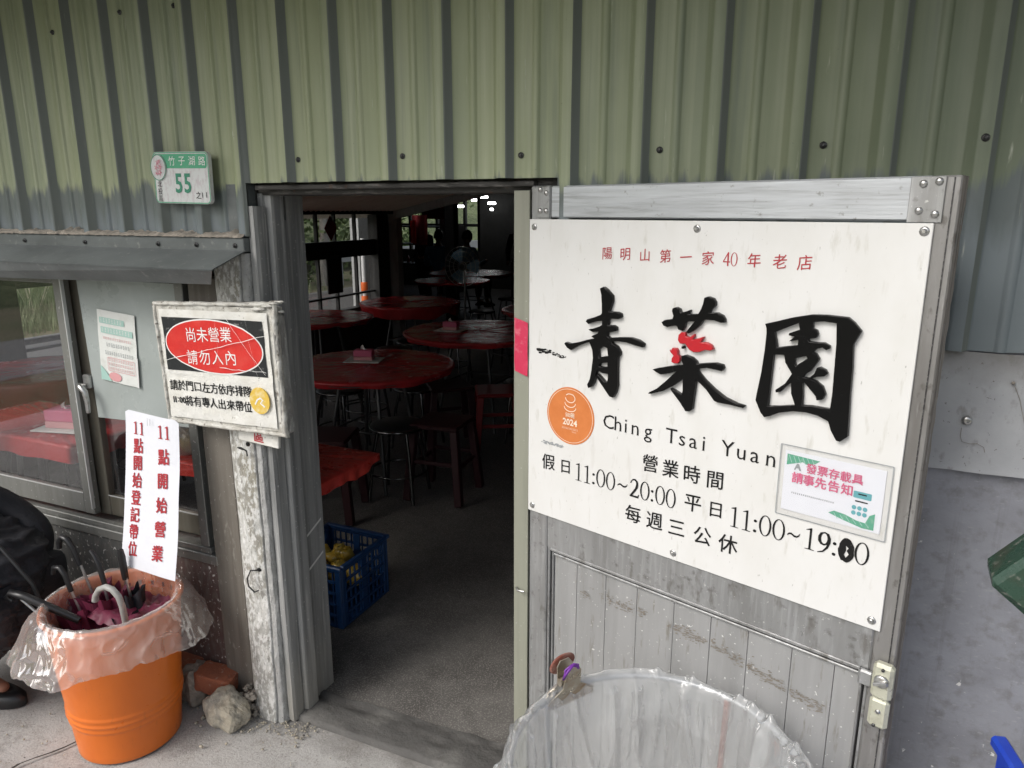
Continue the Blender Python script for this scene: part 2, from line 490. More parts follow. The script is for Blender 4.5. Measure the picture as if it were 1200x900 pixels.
M['ink_fadedred'] = mat('faded_red_print', (0.66, 0.33, 0.34), 0.6)
M['ink_grey'] = mat('grey_print', (0.30, 0.32, 0.33), 0.6)
M['paper'] = mat('white_paper', (0.73, 0.745, 0.79), 0.7, layers=[('noise', 14, 0.5, 0.8, (0.66, 0.675, 0.73), 0.5)], bump=(9, 0.4, 0.008))
M['paper_old'] = mat('aged_paper', (0.68, 0.70, 0.67), 0.7, layers=[('noise', 25, 0.5, 0.75, (0.52, 0.53, 0.48), 0.6)], bump=(30, 0.3, 0.003))
M['orange_sticker'] = mat('orange_sticker_vinyl', (0.62, 0.20, 0.055), 0.4, layers=[('noise', 30, 0.4, 0.75, (0.50, 0.14, 0.03), 0.6)])
M['white_line'] = mat('cream_print', (0.80, 0.68, 0.55), 0.5)
M['steel'] = mat('dull_steel', (0.55, 0.55, 0.54), 0.3, 0.9, layers=[('noise', 90, 0.5, 0.7, (0.3, 0.28, 0.25), 0.6)])
M['screw_dark'] = mat('dark_screw_head', (0.05, 0.05, 0.05), 0.4, 0.5, layers=[('noise', 200, 0.5, 0.7, (0.3, 0.3, 0.3), 0.6)])
M['lock'] = mat('worn_cream_lock_paint', (0.50, 0.50, 0.40), 0.38, 0.2, layers=[('noise', 60, 0.5, 0.72, (0.33, 0.32, 0.24), 0.7), ('noise', 130, 0.64, 0.7, (0.12, 0.1, 0.07), 0.8)], bump=(50, 0.2, 0.001))
M['concrete_paint'] = mat('peeling_post_plaster', (0.36, 0.355, 0.33), 0.85, layers=[
    ('noise', (9, 9, 3), 0.46, 0.62, (0.27, 0.25, 0.19), 0.7),
    ('noise', (22, 22, 10), 0.50, 0.56, (0.62, 0.62, 0.59), 0.75, 9.0),
    ('noise', (90, 90, 45), 0.50, 0.56, (0.74, 0.74, 0.72), 0.7, 6.0),
    ('noise', (34, 34, 16), 0.60, 0.65, (0.22, 0.21, 0.185), 0.8, 8.0),
    ('xramp', (60, 60, 30), -1.550, -1.545, (0.33, 0.335, 0.33), 0.8, 0.008),
    ('noise', (200, 200, 120), 0.62, 0.70, (0.07, 0.06, 0.05), 0.8)], bump=((60, 60, 30), 1.0, 0.01))
M['jamb'] = mat('grey_painted_jamb', (0.33, 0.335, 0.33), 0.5, 0.15, layers=[
    ('noise', (30, 30, 1.6), 0.42, 0.65, (0.15, 0.155, 0.155), 0.7),
    ('noise', (70, 70, 3), 0.54, 0.66, (0.52, 0.52, 0.50), 0.6),
    ('noise', (100, 100, 100), 0.65, 0.70, (0.70, 0.70, 0.68), 0.7),
    ('zramp', (20, 20, 6), 0.45, 0.15, (0.40, 0.38, 0.33), 0.65, 0.3)], bump=((70, 70, 9), 0.4, 0.003, 0.1))
M['header'] = mat('rusty_dark_header', (0.035, 0.033, 0.03), 0.7, layers=[('noise', (12, 12, 60), 0.55, 0.7, (0.26, 0.25, 0.23), 0.5), ('noise', 30, 0.6, 0.7, (0.10, 0.05, 0.03), 0.6)], bump=(40, 0.5, 0.004))
M['jamb_olive'] = mat('olive_painted_jamb', (0.27, 0.275, 0.22), 0.55, layers=[('noise', (40, 40, 2), 0.45, 0.7, (0.2, 0.2, 0.16), 0.6), ('noise', 110, 0.68, 0.72, (0.6, 0.6, 0.55), 0.5)], bump=((40, 40, 8), 0.2, 0.002))
M['brown_board'] = mat('brown_grey_timber', (0.16, 0.145, 0.122), 0.75, layers=[
    ('noise', (50, 50, 2.2), 0.40, 0.66, (0.11, 0.095, 0.08), 0.75),
    ('noise', (60, 60, 20), 0.60, 0.70, (0.33, 0.31, 0.27), 0.5),
    ('noise', (120, 120, 120), 0.685, 0.715, (0.75, 0.74, 0.7), 0.9)], bump=((90, 90, 5), 0.4, 0.003))
M['low_wall'] = mat('spattered_low_wall_paint', (0.085, 0.088, 0.085), 0.7, layers=[
    ('xramp', (8, 8, 8), -2.04, -1.98, (0.12, 0.068, 0.06), 0.85, 0.08),
    ('noise', (60, 60, 20), 0.45, 0.65, (0.16, 0.145, 0.13), 0.6),
    ('noise', (75, 75, 55), 0.60, 0.635, (0.62, 0.61, 0.58), 0.9, 5.0)], bump=((70, 70, 40), 0.5, 0.003))
M['win_frame'] = mat('dull_aluminium_window', (0.23, 0.232, 0.218), 0.45, 0.45, layers=[
    ('noise', (30, 30, 3), 0.42, 0.68, (0.18, 0.18, 0.165), 0.7),
    ('noise', (100, 100, 60), 0.64, 0.69, (0.68, 0.68, 0.65), 0.7)], bump=((60, 60, 10), 0.25, 0.002, 0.1))
M['win_brown'] = mat('bronze_window_stile', (0.13, 0.12, 0.095), 0.45, 0.35, layers=[('noise', (30, 30, 3), 0.45, 0.7, (0.2, 0.19, 0.16), 0.6)], bump=((60, 60, 10), 0.2, 0.002))
M['edge_white'] = mat('pale_edge_trim', (0.60, 0.61, 0.60), 0.4, 0.4)
M['panel_grey'] = mat('milky_grey_acrylic_panel', (0.34, 0.375, 0.36), 0.30, layers=[
    ('noise', (5, 5, 5), 0.35, 0.7, (0.40, 0.44, 0.43), 0.8), ('noise', (20, 20, 8), 0.6, 0.8, (0.46, 0.49, 0.48), 0.5),
    ('noise', (130, 130, 130), 0.68, 0.74, (0.6, 0.62, 0.6), 0.4)], bump=(8, 0.05, 0.004, 0.08))
M['right_wall'] = mat('grey_blue_plaster_wall', (0.31, 0.32, 0.355), 0.75, layers=[
    ('noise', (3, 3, 5), 0.38, 0.62, (0.225, 0.23, 0.255), 0.85),
    ('noise', (40, 40, 1.5), 0.55, 0.72, (0.17, 0.17, 0.18), 0.6),
    ('noise', (34, 34, 34), 0.5, 0.7, (0.15, 0.145, 0.14), 0.5),
    ('noise', (60, 60, 130), 0.60, 0.72, (0.36, 0.365, 0.38), 0.55),
    ('noise', (42, 42, 42), 0.705, 0.725, (0.7, 0.7, 0.69), 0.9)], bump=((50, 50, 50), 0.45, 0.004, 0.1))
M['right_board'] = mat('scratched_grey_board', (0.33, 0.34, 0.355), 0.5, layers=[
    ('noise', (8, 8, 6), 0.4, 0.7, (0.42, 0.43, 0.44), 0.8),
    ('noise', (40, 40, 25), 0.58, 0.70, (0.20, 0.19, 0.18), 0.6),
    ('zramp', (14, 14, 14), 1.36, 1.44, (0.10, 0.09, 0.075), 0.75, 0.09),
    ('noise', (90, 90, 90), 0.66, 0.70, (0.10, 0.08, 0.06), 0.7)], bump=((24, 24, 24), 0.4, 0.004, 0.12))
M['ground'] = mat('worn_concrete', (0.42, 0.41, 0.395), 0.9, layers=[
    ('noise', (2.4, 2.4, 2.4), 0.38, 0.68, (0.29, 0.28, 0.265), 0.8),
    ('noise', (14, 14, 14), 0.5, 0.68, (0.24, 0.22, 0.195), 0.6),
    ('noise', (190, 190, 190), 0.42, 0.58, (0.50, 0.49, 0.47), 0.6),
    ('noise', (120, 120, 120), 0.60, 0.68, (0.16, 0.145, 0.13), 0.65),
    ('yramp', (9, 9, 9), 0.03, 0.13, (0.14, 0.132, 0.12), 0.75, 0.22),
    ('noise', (5, 5, 5), 0.60, 0.66, (0.20, 0.19, 0.175), 0.5, 8.0),
    ('noise', (34, 34, 34), 0.70, 0.72, (0.05, 0.045, 0.04), 0.9)], bump=((140, 140, 140), 0.5, 0.004))
M['threshold'] = mat('worn_cement_threshold', (0.095, 0.092, 0.087), 0.8, layers=[
    ('noise', (5, 5, 5), 0.50, 0.66, (0.20, 0.195, 0.18), 0.7), ('noise', (40, 40, 40), 0.55, 0.7, (0.08, 0.075, 0.07), 0.7)], bump=(60, 0.6, 0.006))
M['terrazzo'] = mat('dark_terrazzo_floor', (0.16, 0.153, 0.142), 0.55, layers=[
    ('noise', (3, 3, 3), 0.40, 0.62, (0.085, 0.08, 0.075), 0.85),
    ('yramp', (2, 2, 2), 1.5, 2.7, (0.055, 0.052, 0.05), 0.85, 0.8),  # darker with depth: fading daylight put into the floor colour
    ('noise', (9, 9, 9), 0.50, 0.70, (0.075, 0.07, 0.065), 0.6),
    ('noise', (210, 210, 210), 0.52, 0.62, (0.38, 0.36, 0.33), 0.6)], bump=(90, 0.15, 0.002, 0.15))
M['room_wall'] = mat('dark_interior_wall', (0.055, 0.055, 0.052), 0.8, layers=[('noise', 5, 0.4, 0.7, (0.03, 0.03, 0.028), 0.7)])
M['ceiling'] = mat('interior_ceiling_sheet', (0.80, 0.75, 0.62), 0.7, layers=[('noise', (4, 20, 4), 0.4, 0.7, (0.66, 0.60, 0.48), 0.7)])
M['dark_steel'] = mat('dark_painted_steel', (0.018, 0.018, 0.018), 0.5, layers=[('noise', 40, 0.55, 0.75, (0.07, 0.06, 0.05), 0.6)])
M['pale_post'] = mat('pale_painted_post', (0.42, 0.43, 0.42), 0.6, layers=[('noise', (20, 20, 4), 0.5, 0.7, (0.25, 0.25, 0.24), 0.7)])
M['cloth_red'] = mat('red_plastic_table_sheet', (0.44, 0.028, 0.032), 0.24, layers=[
    ('noise', (10, 10, 10), 0.45, 0.75, (0.34, 0.018, 0.022), 0.7)], bump=((6, 6, 6), 0.35, 0.03, 0.06))
M['cloth_orange'] = mat('orange_red_plastic_table_sheet', (0.46, 0.045, 0.032), 0.3, layers=[
    ('noise', (10, 10, 10), 0.45, 0.75, (0.38, 0.03, 0.03), 0.7)], bump=((14, 14, 14), 0.35, 0.02, 0.08))
M['stool_black'] = mat('black_stool_seat', (0.015, 0.015, 0.016), 0.35)
M['stool_maroon'] = mat('maroon_plastic_stool', (0.035, 0.010, 0.012), 0.45)
M['stool_red'] = mat('red_plastic_stool', (0.22, 0.014, 0.016), 0.4)
M['chrome'] = mat('chrome_tube', (0.16, 0.16, 0.16), 0.2, 1.0)
M['leg_steel'] = mat('dull_table_leg', (0.12, 0.12, 0.12), 0.4, 0.8)
M['crate_blue'] = mat('blue_crate_plastic', (0.012, 0.05, 0.15), 0.42, layers=[('noise', 30, 0.5, 0.7, (0.02, 0.055, 0.13), 0.6)], bump=(60, 0.2, 0.002))
M['blue_bright'] = mat('bright_blue_plastic', (0.015, 0.05, 0.42), 0.35, layers=[('noise', 20, 0.5, 0.75, (0.03, 0.09, 0.5), 0.6)], bump=(60, 0.15, 0.002))
M['yellow_fruit'] = mat('yellow_wrapped_fruit', (0.42, 0.27, 0.03), 0.35, layers=[('noise', 30, 0.45, 0.6, (0.22, 0.20, 0.05), 0.7), ('noise', 60, 0.6, 0.7, (0.6, 0.5, 0.3), 0.6)], coat=0.6)
M['bucket'] = mat('orange_bucket_plastic', (0.72, 0.17, 0.018), 0.36, layers=[
    ('noise', (6, 6, 3), 0.4, 0.75, (0.60, 0.125, 0.012), 0.7),
    ('noise', (60, 60, 12), 0.62, 0.75, (0.42, 0.10, 0.02), 0.5),
    ('zramp', (10, 10, 10), 0.05, -0.01, (0.30, 0.10, 0.03), 0.6, 0.05)], bump=((25, 25, 25), 0.12, 0.002, 0.1))
M['bag_film'] = film_mat('clear_bag_film', haze=0.34, gloss=0.03, rough=0.14, hazecol=(0.9, 0.89, 0.87), wrinkle=((7, 7, 7), 0.45, 0.03), fres=0.35)
M['bag_clear'] = film_mat('thick_clear_bag_film', haze=0.30, gloss=0.03, rough=0.13, hazecol=(0.9, 0.92, 0.92), wrinkle=((6, 6, 2.0), 0.6, 0.05), fres=0.40)
M['glass'] = film_mat('window_glass', haze=0.006, gloss=0.0, rough=0.02, fres=0.32)
M['tape'] = film_mat('clear_tape', haze=0.03, gloss=0.01, rough=0.15, fres=0.25)
M['burgundy'] = mat('burgundy_umbrella_cloth', (0.13, 0.016, 0.042), 0.5, bump=((40, 40, 40), 0.3, 0.004))
M['black_cloth'] = mat('black_cloth', (0.011, 0.0115, 0.016), 0.7, bump=((30, 30, 30), 0.5, 0.012))
M['black_plastic'] = mat('black_plastic', (0.015, 0.015, 0.016), 0.35)
M['grey_rubber'] = mat('grey_umbrella_handle', (0.33, 0.33, 0.31), 0.45, layers=[('noise', 30, 0.5, 0.7, (0.45, 0.44, 0.4), 0.5)])
M['skin'] = mat('skin', (0.45, 0.24, 0.16), 0.55)
M['hair'] = mat('black_hair', (0.01, 0.008, 0.007), 0.5)
M['blue_shirt'] = mat('light_blue_cloth', (0.20, 0.34, 0.45), 0.8)
M['brick'] = mat('red_clay_brick', (0.34, 0.115, 0.06), 0.9, layers=[('noise', 25, 0.45, 0.65, (0.24, 0.085, 0.05), 0.7), ('noise', 60, 0.6, 0.7, (0.45, 0.38, 0.30), 0.6)], bump=(50, 0.8, 0.006))
M['stone'] = mat('rough_limestone', (0.42, 0.38, 0.30), 0.95, layers=[('noise', 18, 0.45, 0.62, (0.26, 0.25, 0.22), 0.8), ('noise', 70, 0.55, 0.7, (0.55, 0.51, 0.42), 0.6)], bump=(40, 0.9, 0.012))
M['green_enamel'] = mat('dark_green_enamel', (0.025, 0.06, 0.04), 0.3, layers=[('noise', 70, 0.57, 0.70, (0.30, 0.29, 0.26), 0.6, 8.0), ('noise', 20, 0.5, 0.7, (0.05, 0.045, 0.03), 0.6)], bump=(60, 0.4, 0.003, 0.1))
M['gold_label'] = mat('tarnished_gold_label', (0.50, 0.36, 0.14), 0.5, layers=[('noise', 40, 0.5, 0.7, (0.55, 0.50, 0.42), 0.7)])
M['foliage'] = mat('leaf_green', (0.07, 0.115, 0.03), 0.6, layers=[('noise', 1.5, 0.4, 0.65, (0.12, 0.16, 0.05), 0.8)])
M['reed'] = mat('reed_green', (0.17, 0.23, 0.11), 0.7, layers=[('noise', 2.5, 0.4, 0.65, (0.28, 0.30, 0.17), 0.8)])
M['plume'] = mat('pampas_plume', (0.60, 0.55, 0.42), 0.9)
M['bark'] = mat('pale_bark', (0.32, 0.30, 0.27), 0.9, layers=[('noise', (6, 6, 2), 0.45, 0.6, (0.13, 0.12, 0.1), 0.8)])
M['road'] = mat('pale_asphalt', (0.25, 0.25, 0.255), 0.9, layers=[('noise', 3, 0.4, 0.7, (0.19, 0.19, 0.19), 0.7)], bump=(40, 0.5, 0.01))
M['soil'] = mat('earth_and_grass_ground', (0.12, 0.13, 0.06), 0.95, layers=[('noise', 0.8, 0.4, 0.65, (0.20, 0.17, 0.11), 0.8)], bump=(10, 0.6, 0.05))
M['meadow'] = mat('hillside_meadow', (0.16, 0.20, 0.09), 0.95, layers=[('noise', (1.2, 1.2, 1.2), .42, .62, (.09, .12, .05), .8), ('noise', (9, 9, 9), .5, .7, (.28, .28, .16), .7)], bump=(5, .8, .15))
M['grey_band'] = mat('galvanised_rail', (0.40, 0.41, 0.42), 0.4, 0.5)
M['cone_orange'] = mat('orange_marker_plastic', (0.75, 0.14, 0.02), 0.5)
M['white_plain'] = mat('white_plain', (0.72, 0.72, 0.70), 0.5)
M['red_banner'] = mat('red_banner_cloth', (0.20, 0.012, 0.018), 0.75)
M['pink_tape'] = mat('pink_red_tape', (0.60, 0.03, 0.09), 0.4, layers=[('noise', 40, 0.55, 0.7, (0.72, 0.25, 0.3), 0.6)], bump=(70, 0.5, 0.003))
M['lamp'] = emit_mat('white_tube_light', (1.0, 1.0, 1.0), 9.0)
M['yellow'] = mat('yellow_sticker_paper', (0.70, 0.48, 0.08), 0.4, layers=[('noise', 40, 0.5, 0.65, (0.75, 0.66, 0.4), 0.7)])
M['sign_black'] = mat('black_sign_vinyl', (0.02, 0.022, 0.024), 0.3, layers=[('noise', 40, 0.6, 0.68, (0.4, 0.4, 0.38), 0.5)], bump=(16, 0.4, 0.01))
M['sign_red'] = mat('red_sign_vinyl', (0.62, 0.03, 0.025), 0.28, layers=[('noise', 14, 0.5, 0.75, (0.66, 0.08, 0.06), 0.6)], bump=(16, 0.4, 0.01))
M['sign_white'] = mat('creased_white_sign_vinyl', (0.74, 0.735, 0.69), 0.3, layers=[
    ('noise', 12, 0.45, 0.75, (0.62, 0.60, 0.52), 0.7), ('noise', (60, 60, 60), 0.64, 0.70, (0.2, 0.18, 0.14), 0.6)], bump=(22, 0.6, 0.012, 0.08))
M['foam_edge'] = mat('taped_foam_edge', (0.62, 0.61, 0.56), 0.45, layers=[
    ('noise', 26, 0.45, 0.60, (0.42, 0.40, 0.35), 0.8), ('noise', 50, 0.60, 0.66, (0.12, 0.10, 0.08), 0.8)], bump=(30, 0.9, 0.012, 0.1))
M['plate_white'] = mat('weathered_number_plate', (0.62, 0.64, 0.63), 0.45, layers=[
    ('noise', (90, 90, 40), 0.48, 0.62, (0.50, 0.44, 0.46), 0.6), ('noise', (200, 200, 90), 0.6, 0.7, (0.3, 0.3, 0.3), 0.6)], bump=(80, 0.2, 0.001))
M['plate_green'] = mat('number_plate_green', (0.07, 0.36, 0.20), 0.4, layers=[('noise', 90, 0.55, 0.7, (0.2, 0.45, 0.3), 0.5)])
M['plate_digit'] = mat('number_plate_digit_green', (0.04, 0.24, 0.15), 0.4)
M['flower_pink'] = mat('faded_pink_blossom', (0.50, 0.20, 0.25), 0.6, layers=[('noise', 260, 0.48, 0.58, (0.68, 0.55, 0.56), 0.8)])
M['clip'] = mat('tarnished_steel_clip', (0.42, 0.38, 0.31), 0.32, 0.8, layers=[('noise', 40, 0.45, 0.65, (0.28, 0.19, 0.11), 0.8)], bump=(60, 0.4, 0.002, 0.1))
M['rust'] = mat('rusty_brown_clip', (0.20, 0.06, 0.04), 0.6, layers=[('noise', 50, 0.5, 0.7, (0.35, 0.22, 0.18), 0.7)])
M['purple'] = mat('purple_plastic_string', (0.16, 0.03, 0.30), 0.4)
M['white_cord'] = mat('white_twisted_cord', (0.62, 0.62, 0.60), 0.7, bump=((300, 300, 300), 0.6, 0.002))

# ------------------------------------------------------------------ ground, roads, floor
def sheet_grid(name, x0, x1, y0, y1, z, m, nx=2, ny=2, fn=None):
    mb = MB()
    mb.grid(lambda u, v: (x0 + (x1 - x0) * u, y0 + (y1 - y0) * v, z + (fn(x0 + (x1 - x0) * u, y0 + (y1 - y0) * v) if fn else 0)), nx, ny)
    return struct(name, mb, m)
struct('ground', MB().grid(lambda u, v: (-600 + 1200 * u, -600 + 1200 * v, -0.12), 4, 4), M['soil'])
def fore(x, y):
    d = 0.006 * noise.noise(Vector((x * 5, y * 5, 0))) + 0.0025 * noise.noise(Vector((x * 30, y * 30, 1)))
    return d - 0.002
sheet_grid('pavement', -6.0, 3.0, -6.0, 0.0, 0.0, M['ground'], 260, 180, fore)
# crack running from the bucket towards the viewer
ck = MB(); px, py = -2.055, -0.335
pts = []
for i in range(15):
    pts.append((px, py)); px -= 0.008 + 0.012 * random.random(); py -= 0.03 + 0.01 * random.random()
    px += 0.02 * (random.random() - 0.5)
for a, b in zip(pts, pts[1:]):
    w = 0.0022 + 0.0025 * random.random()
    ck.add([(a[0] - w, a[1], 0.0066), (a[0] + w, a[1] + 0.001, 0.0066), (b[0] + w, b[1], 0.0066), (b[0] - w, b[1], 0.0066)], [(3, 2, 1, 0)])
o = ck.build('pavement_crack', mat('crack_dirt', (0.05, 0.045, 0.04), 1.0)); o['kind'] = 'structure'
# litter of grit at the foot of the wall
gr = MB()
for i in range(700):
    if i % 3: x, y = random.uniform(-1.95, -1.40), -abs(random.gauss(0, 0.06)) - 0.005
    else: x, y = random.uniform(-2.6, -0.3), random.uniform(-0.75, -0.01)
    r = random.choice((0.0015, 0.002, 0.003, 0.0045)) if not (x > -1.83 and x < -1.64) else random.uniform(0.002, 0.008)
    gr.ball((x, y, r * 0.6 + 0.003), r, 5, 4, sc=(1, random.uniform(.6, 1.2), .7), jit=0.5)
o = gr.build('grit', M['stone']); o['kind'] = 'stuff'
# doorway threshold: outer worn edge, sloping cement
def thr(u, v):
    x = -1.51 + 0.83 * u; y = -0.004 + 0.15 * v + 0.02 * v * u
    prof = 0.010 + 0.009 * math.sin(PI * min(1, v * 1.25)) ** 0.7 if v < 0.8 else 0.012
    e = 0.005 * noise.noise(Vector((x * 12, y * 30, 0)))
    return (x, y + (0.010 * noise.noise(Vector((x * 9, 3, v))) if 0 < v else 0.004 * noise.noise(Vector((x * 20, 0, 0)))), prof + e - (0.03 if v == 0 else 0))
o = MB().grid(thr, 90, 16).build('threshold', M['threshold']); o['kind'] = 'structure'
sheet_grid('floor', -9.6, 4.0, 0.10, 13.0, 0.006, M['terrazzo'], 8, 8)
sheet_grid('road', -10.3, -7.9, -60, 90, -0.10, M['road'], 2, 30)
sheet_grid('verge', -7.9, -4.82, -60, 60, -0.104, M['soil'], 2, 20)

# ------------------------------------------------------------------ front: corrugated cladding
cw = thing('corrugated_wall', 'faded yellow-green corrugated metal cladding above the doorway', 'wall')
PER = 0.1595; X0 = -0.721
PR = [(0.0, -0.0258), (0.0035, -0.0225), (0.0125, -0.003), (0.0175, -0.0004), (0.054, 0.0), (0.0575, -0.0012), (0.061, -0.0056), (0.0725, -0.0058), (0.0755, -0.0012), (0.078, 0.0), (0.118, 0.0), (0.1225, -0.002), (0.1345, -0.0235), (0.139, -0.026)]
TOPZ = 2.54
def bottom(x):
    if x < -1.512: return 1.578 + 0.004 * math.sin(x * 31)
    if x < -0.60: return 1.722
    return 1.388 + 0.003 * math.sin(x * 17)
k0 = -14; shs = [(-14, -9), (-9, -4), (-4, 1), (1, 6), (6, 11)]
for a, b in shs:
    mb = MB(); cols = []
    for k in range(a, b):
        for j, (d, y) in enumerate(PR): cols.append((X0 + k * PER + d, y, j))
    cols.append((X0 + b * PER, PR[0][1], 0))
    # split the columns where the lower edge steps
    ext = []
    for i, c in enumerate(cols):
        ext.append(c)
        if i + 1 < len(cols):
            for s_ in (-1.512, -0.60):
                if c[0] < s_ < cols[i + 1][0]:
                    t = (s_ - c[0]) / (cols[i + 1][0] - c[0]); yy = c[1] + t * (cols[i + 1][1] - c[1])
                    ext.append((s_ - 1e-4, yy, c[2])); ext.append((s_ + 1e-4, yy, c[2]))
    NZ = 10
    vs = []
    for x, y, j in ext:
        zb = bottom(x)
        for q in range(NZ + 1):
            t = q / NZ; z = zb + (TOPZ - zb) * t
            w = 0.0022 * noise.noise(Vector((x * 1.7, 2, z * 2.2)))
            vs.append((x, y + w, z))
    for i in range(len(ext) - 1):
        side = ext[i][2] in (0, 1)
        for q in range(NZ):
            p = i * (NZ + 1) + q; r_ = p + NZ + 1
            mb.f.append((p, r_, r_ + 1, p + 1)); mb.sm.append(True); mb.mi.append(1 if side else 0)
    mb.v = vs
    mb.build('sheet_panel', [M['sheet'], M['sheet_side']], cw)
def screw_mesh(r=0.0052, m='screw_dark', washer=True):
    mb = MB()
    q = Matrix.Rotation(R(90), 4, 'X')
    if washer: mb.lathe([(0.0, -0.001), (r * 1.35, -0.001), (r * 1.35, 0.001), (r * 0.8, 0.0018)], n=12, M=q)
    mb.lathe([(r * 0.78, 0.0012), (r * 0.75, 0.005), (r * 0.5, 0.0062), (0.0, 0.0062)], n=6, M=q, smooth=False)
    return mb.mesh('screw', M[m])
scm = screw_mesh()
for x, z in [(-1.337, 1.78), (-1.012, 1.78), (-0.691, 1.773), (-0.368, 1.775), (-0.044, 1.774), (0.225, 1.776), (0.55, 1.775), (-2.233, 2.172), (-1.932, 2.197), (-1.729, 2.195), (-1.40, 2.2), (-1.08, 2.2), (-.76, 2.21), (-.44, 2.2), (-.12, 2.2), (.2, 2.2)]:
    ph = ((x - X0) % PER); y = -0.027 if (ph < 0.004 or ph > 0.138) else (-0.008 if .058 < ph < .076 else -0.002)
    link('screw', scm, cw, (x, y, z))
# backing wall behind the cladding, lintel and ends (with door and window holes)
bw = MB()
bw.box(-5.0, -1.52, 0.03, 0.16, 1.46, 2.9)
bw.box(-1.52, -0.66, 0.03, 0.16, 1.7345, 2.9)
bw.box(-0.66, 4.0, 0.03, 0.16, 0.0, 3.6)
bw.box(-1.52, -0.66, 0.03, 0.16, 2.9, 3.2)
bw.box(-1.81, -1.52, 0.05, 0.16, 0.0, 1.46)
bw.box(-5.0, -1.81, 0.05, 0.16, 0.0, 0.50)
bw.box(-5.0, -4.0, 0.05, 0.16, 0.50, 1.46)
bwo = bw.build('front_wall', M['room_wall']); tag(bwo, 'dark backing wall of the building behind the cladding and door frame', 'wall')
# added eave, out of view, that shades the top of the cladding
ev = thing('added_eave', 'added unseen corrugated eave shading the top of the green wall', 'eave')
mb = MB()
n = 110
mb.grid(lambda u, v: (-5.2 + 9.0 * u, -0.72 + 0.70 * v, 2.47 + 0.10 * v + 0.012 * math.sin(u * 9.0 / 0.076 * PI)), 480, 1, smooth=False)
mb.build('added_eave_sheet', M['flash'], ev)
MB().bbox(-5.2, 3.8, -0.735, -0.70, 2.30, 2.475).build('added_eave_fascia', M['flash'], ev)  # added unseen board, keeps sky light off the upper cladding

# ------------------------------------------------------------------ fascia strip, mortar and canopy over the window
cn = thing('window_canopy', 'grey bent-metal canopy jutting out over the window', 'canopy')
MB().bbox(-3.6, -1.520, -0.034, -0.004, 1.535, 1.574, 0.002).build('fascia_strip', M['flash'], cn)
for x in (-2.459, -2.168, -1.85, -1.697, -1.551, -2.75):
    link('screw', scm, cn, (x, -0.036, 1.552))
mb = MB()
mb.grid(lambda u, v: (-3.6 + 2.083 * u, -0.026 - 0.135 * v, 1.541 - 0.046 * v), 12, 1, smooth=False)
mb.grid(lambda u, v: (-3.6 + 2.083 * u, -0.026 - 0.135 * v, 1.538 - 0.046 * v), 12, 1, smooth=False)
mb.add([(-1.517, -.026, 1.541), (-1.517, -.161, 1.495), (-1.517, -.161, 1.492), (-1.517, -.026, 1.538)], [(0, 1, 2, 3)])
mb.build('canopy_top', M['flash'], cn)
MB().add([(-3.6, -.161, 1.495), (-1.517, -.161, 1.495), (-1.569, -.118, 1.450), (-3.6, -.118, 1.419),
          (-3.6, -.158, 1.492), (-1.519, -.158, 1.492), (-1.571, -.115, 1.450), (-3.6, -.115, 1.419)],
         [(3, 2, 1, 0), (4, 5, 6, 7), (0, 1, 5, 4), (2, 3, 7, 6), (1, 2, 6, 5), (3, 0, 4, 7)]).build('canopy_lip', M['flash'], cn)
mo = MB()
mo.grid(lambda u, v: (-3.6 + 2.08 * u, -0.004 - 0.036 * v - 0.004 * noise.noise(Vector((u * 90, 1, v * 3))), 1.5745 + 0.020 * (1 - v) ** 0.5 * (0.6 + 0.9 * abs(noise.noise(Vector((u * 60, 5, 0))))) + 0.004 * noise.noise(Vector((u * 200, v * 4, 2)))), 300, 6)
mo.build('mortar_bead', M['mortar'], cn)

# ------------------------------------------------------------------ house number plate
hp = thing('house_number_plate', 'green and white house number plate 55 on the corrugated wall', 'sign', (-1.7235, -0.04, 1.7385), (0, R(1.2), 0))
def rrect(x0, x1, z0, z1, r, n=4):
    p = []
    for cx, cz, a0 in ((x1 - r, z1 - r, 0), (x0 + r, z1 - r, 90), (x0 + r, z0 + r, 180), (x1 - r, z0 + r, 270)):
        for i in range(n + 1):
            a = R(a0 + 90 * i / n); p.append((cx + r * math.cos(a), cz + r * math.sin(a)))
    return p
w2, h2 = 0.106, 0.071
MB().prism(rrect(-w2, w2, -h2, h2, .014), 0, 0.012).build('plate', M['plate_white'], hp)
cutout('plate_border', [rrect(-w2 + .001, w2 - .001, -h2 + .001, h2 - .001, .013), rrect(-w2 + .0035, w2 - .0035, -h2 + .0035, h2 - .0035, .011)], -0.0006, M['plate_green'], hp, scale=1)
cutout('green_band', [rrect(-w2 + .006, w2 - .006, 0.026, h2 - .006, .008)], -0.0008, M['plate_green'], hp, scale=1)
MB().prism(ell(-0.083, 0.028, .0295, .036, 26), -0.004, 0.0).build('medallion', M['plate_white'], hp)
cutout('medallion_rim', [ell(-0.083, 0.028, .0295, .036, 26), ell(-0.083, 0.028, .0275, .034, 26)], -0.0046, M['plate_digit'], hp, scale=1)
fl = []
for (cx, cz, rr) in ((-.083, .041, .0085), (-.074, .030, .009), (-.090, .028, .0085), (-.078, .014, .0095), (-.089, .012, .0065), (-.075, .046, .005)):
    fl.append([(cx + rr * (0.75 + .3 * math.cos(5 * a)) * math.cos(a), cz + rr * (.75 + .3 * math.cos(5 * a)) * math.sin(a)) for a in [2 * PI * i / 30 for i in range(30)]])
for i, p in enumerate(fl): cutout('blossom', [p], -0.0048 - i * 0.0002, M['flower_pink'], hp, scale=1)
chars('street_lettering', '竹子湖路', 0.027, -0.031, 0.083, 0.046, 0.046, -0.0010, M['ink_white'], hp, kai=0, thin=-0.004)
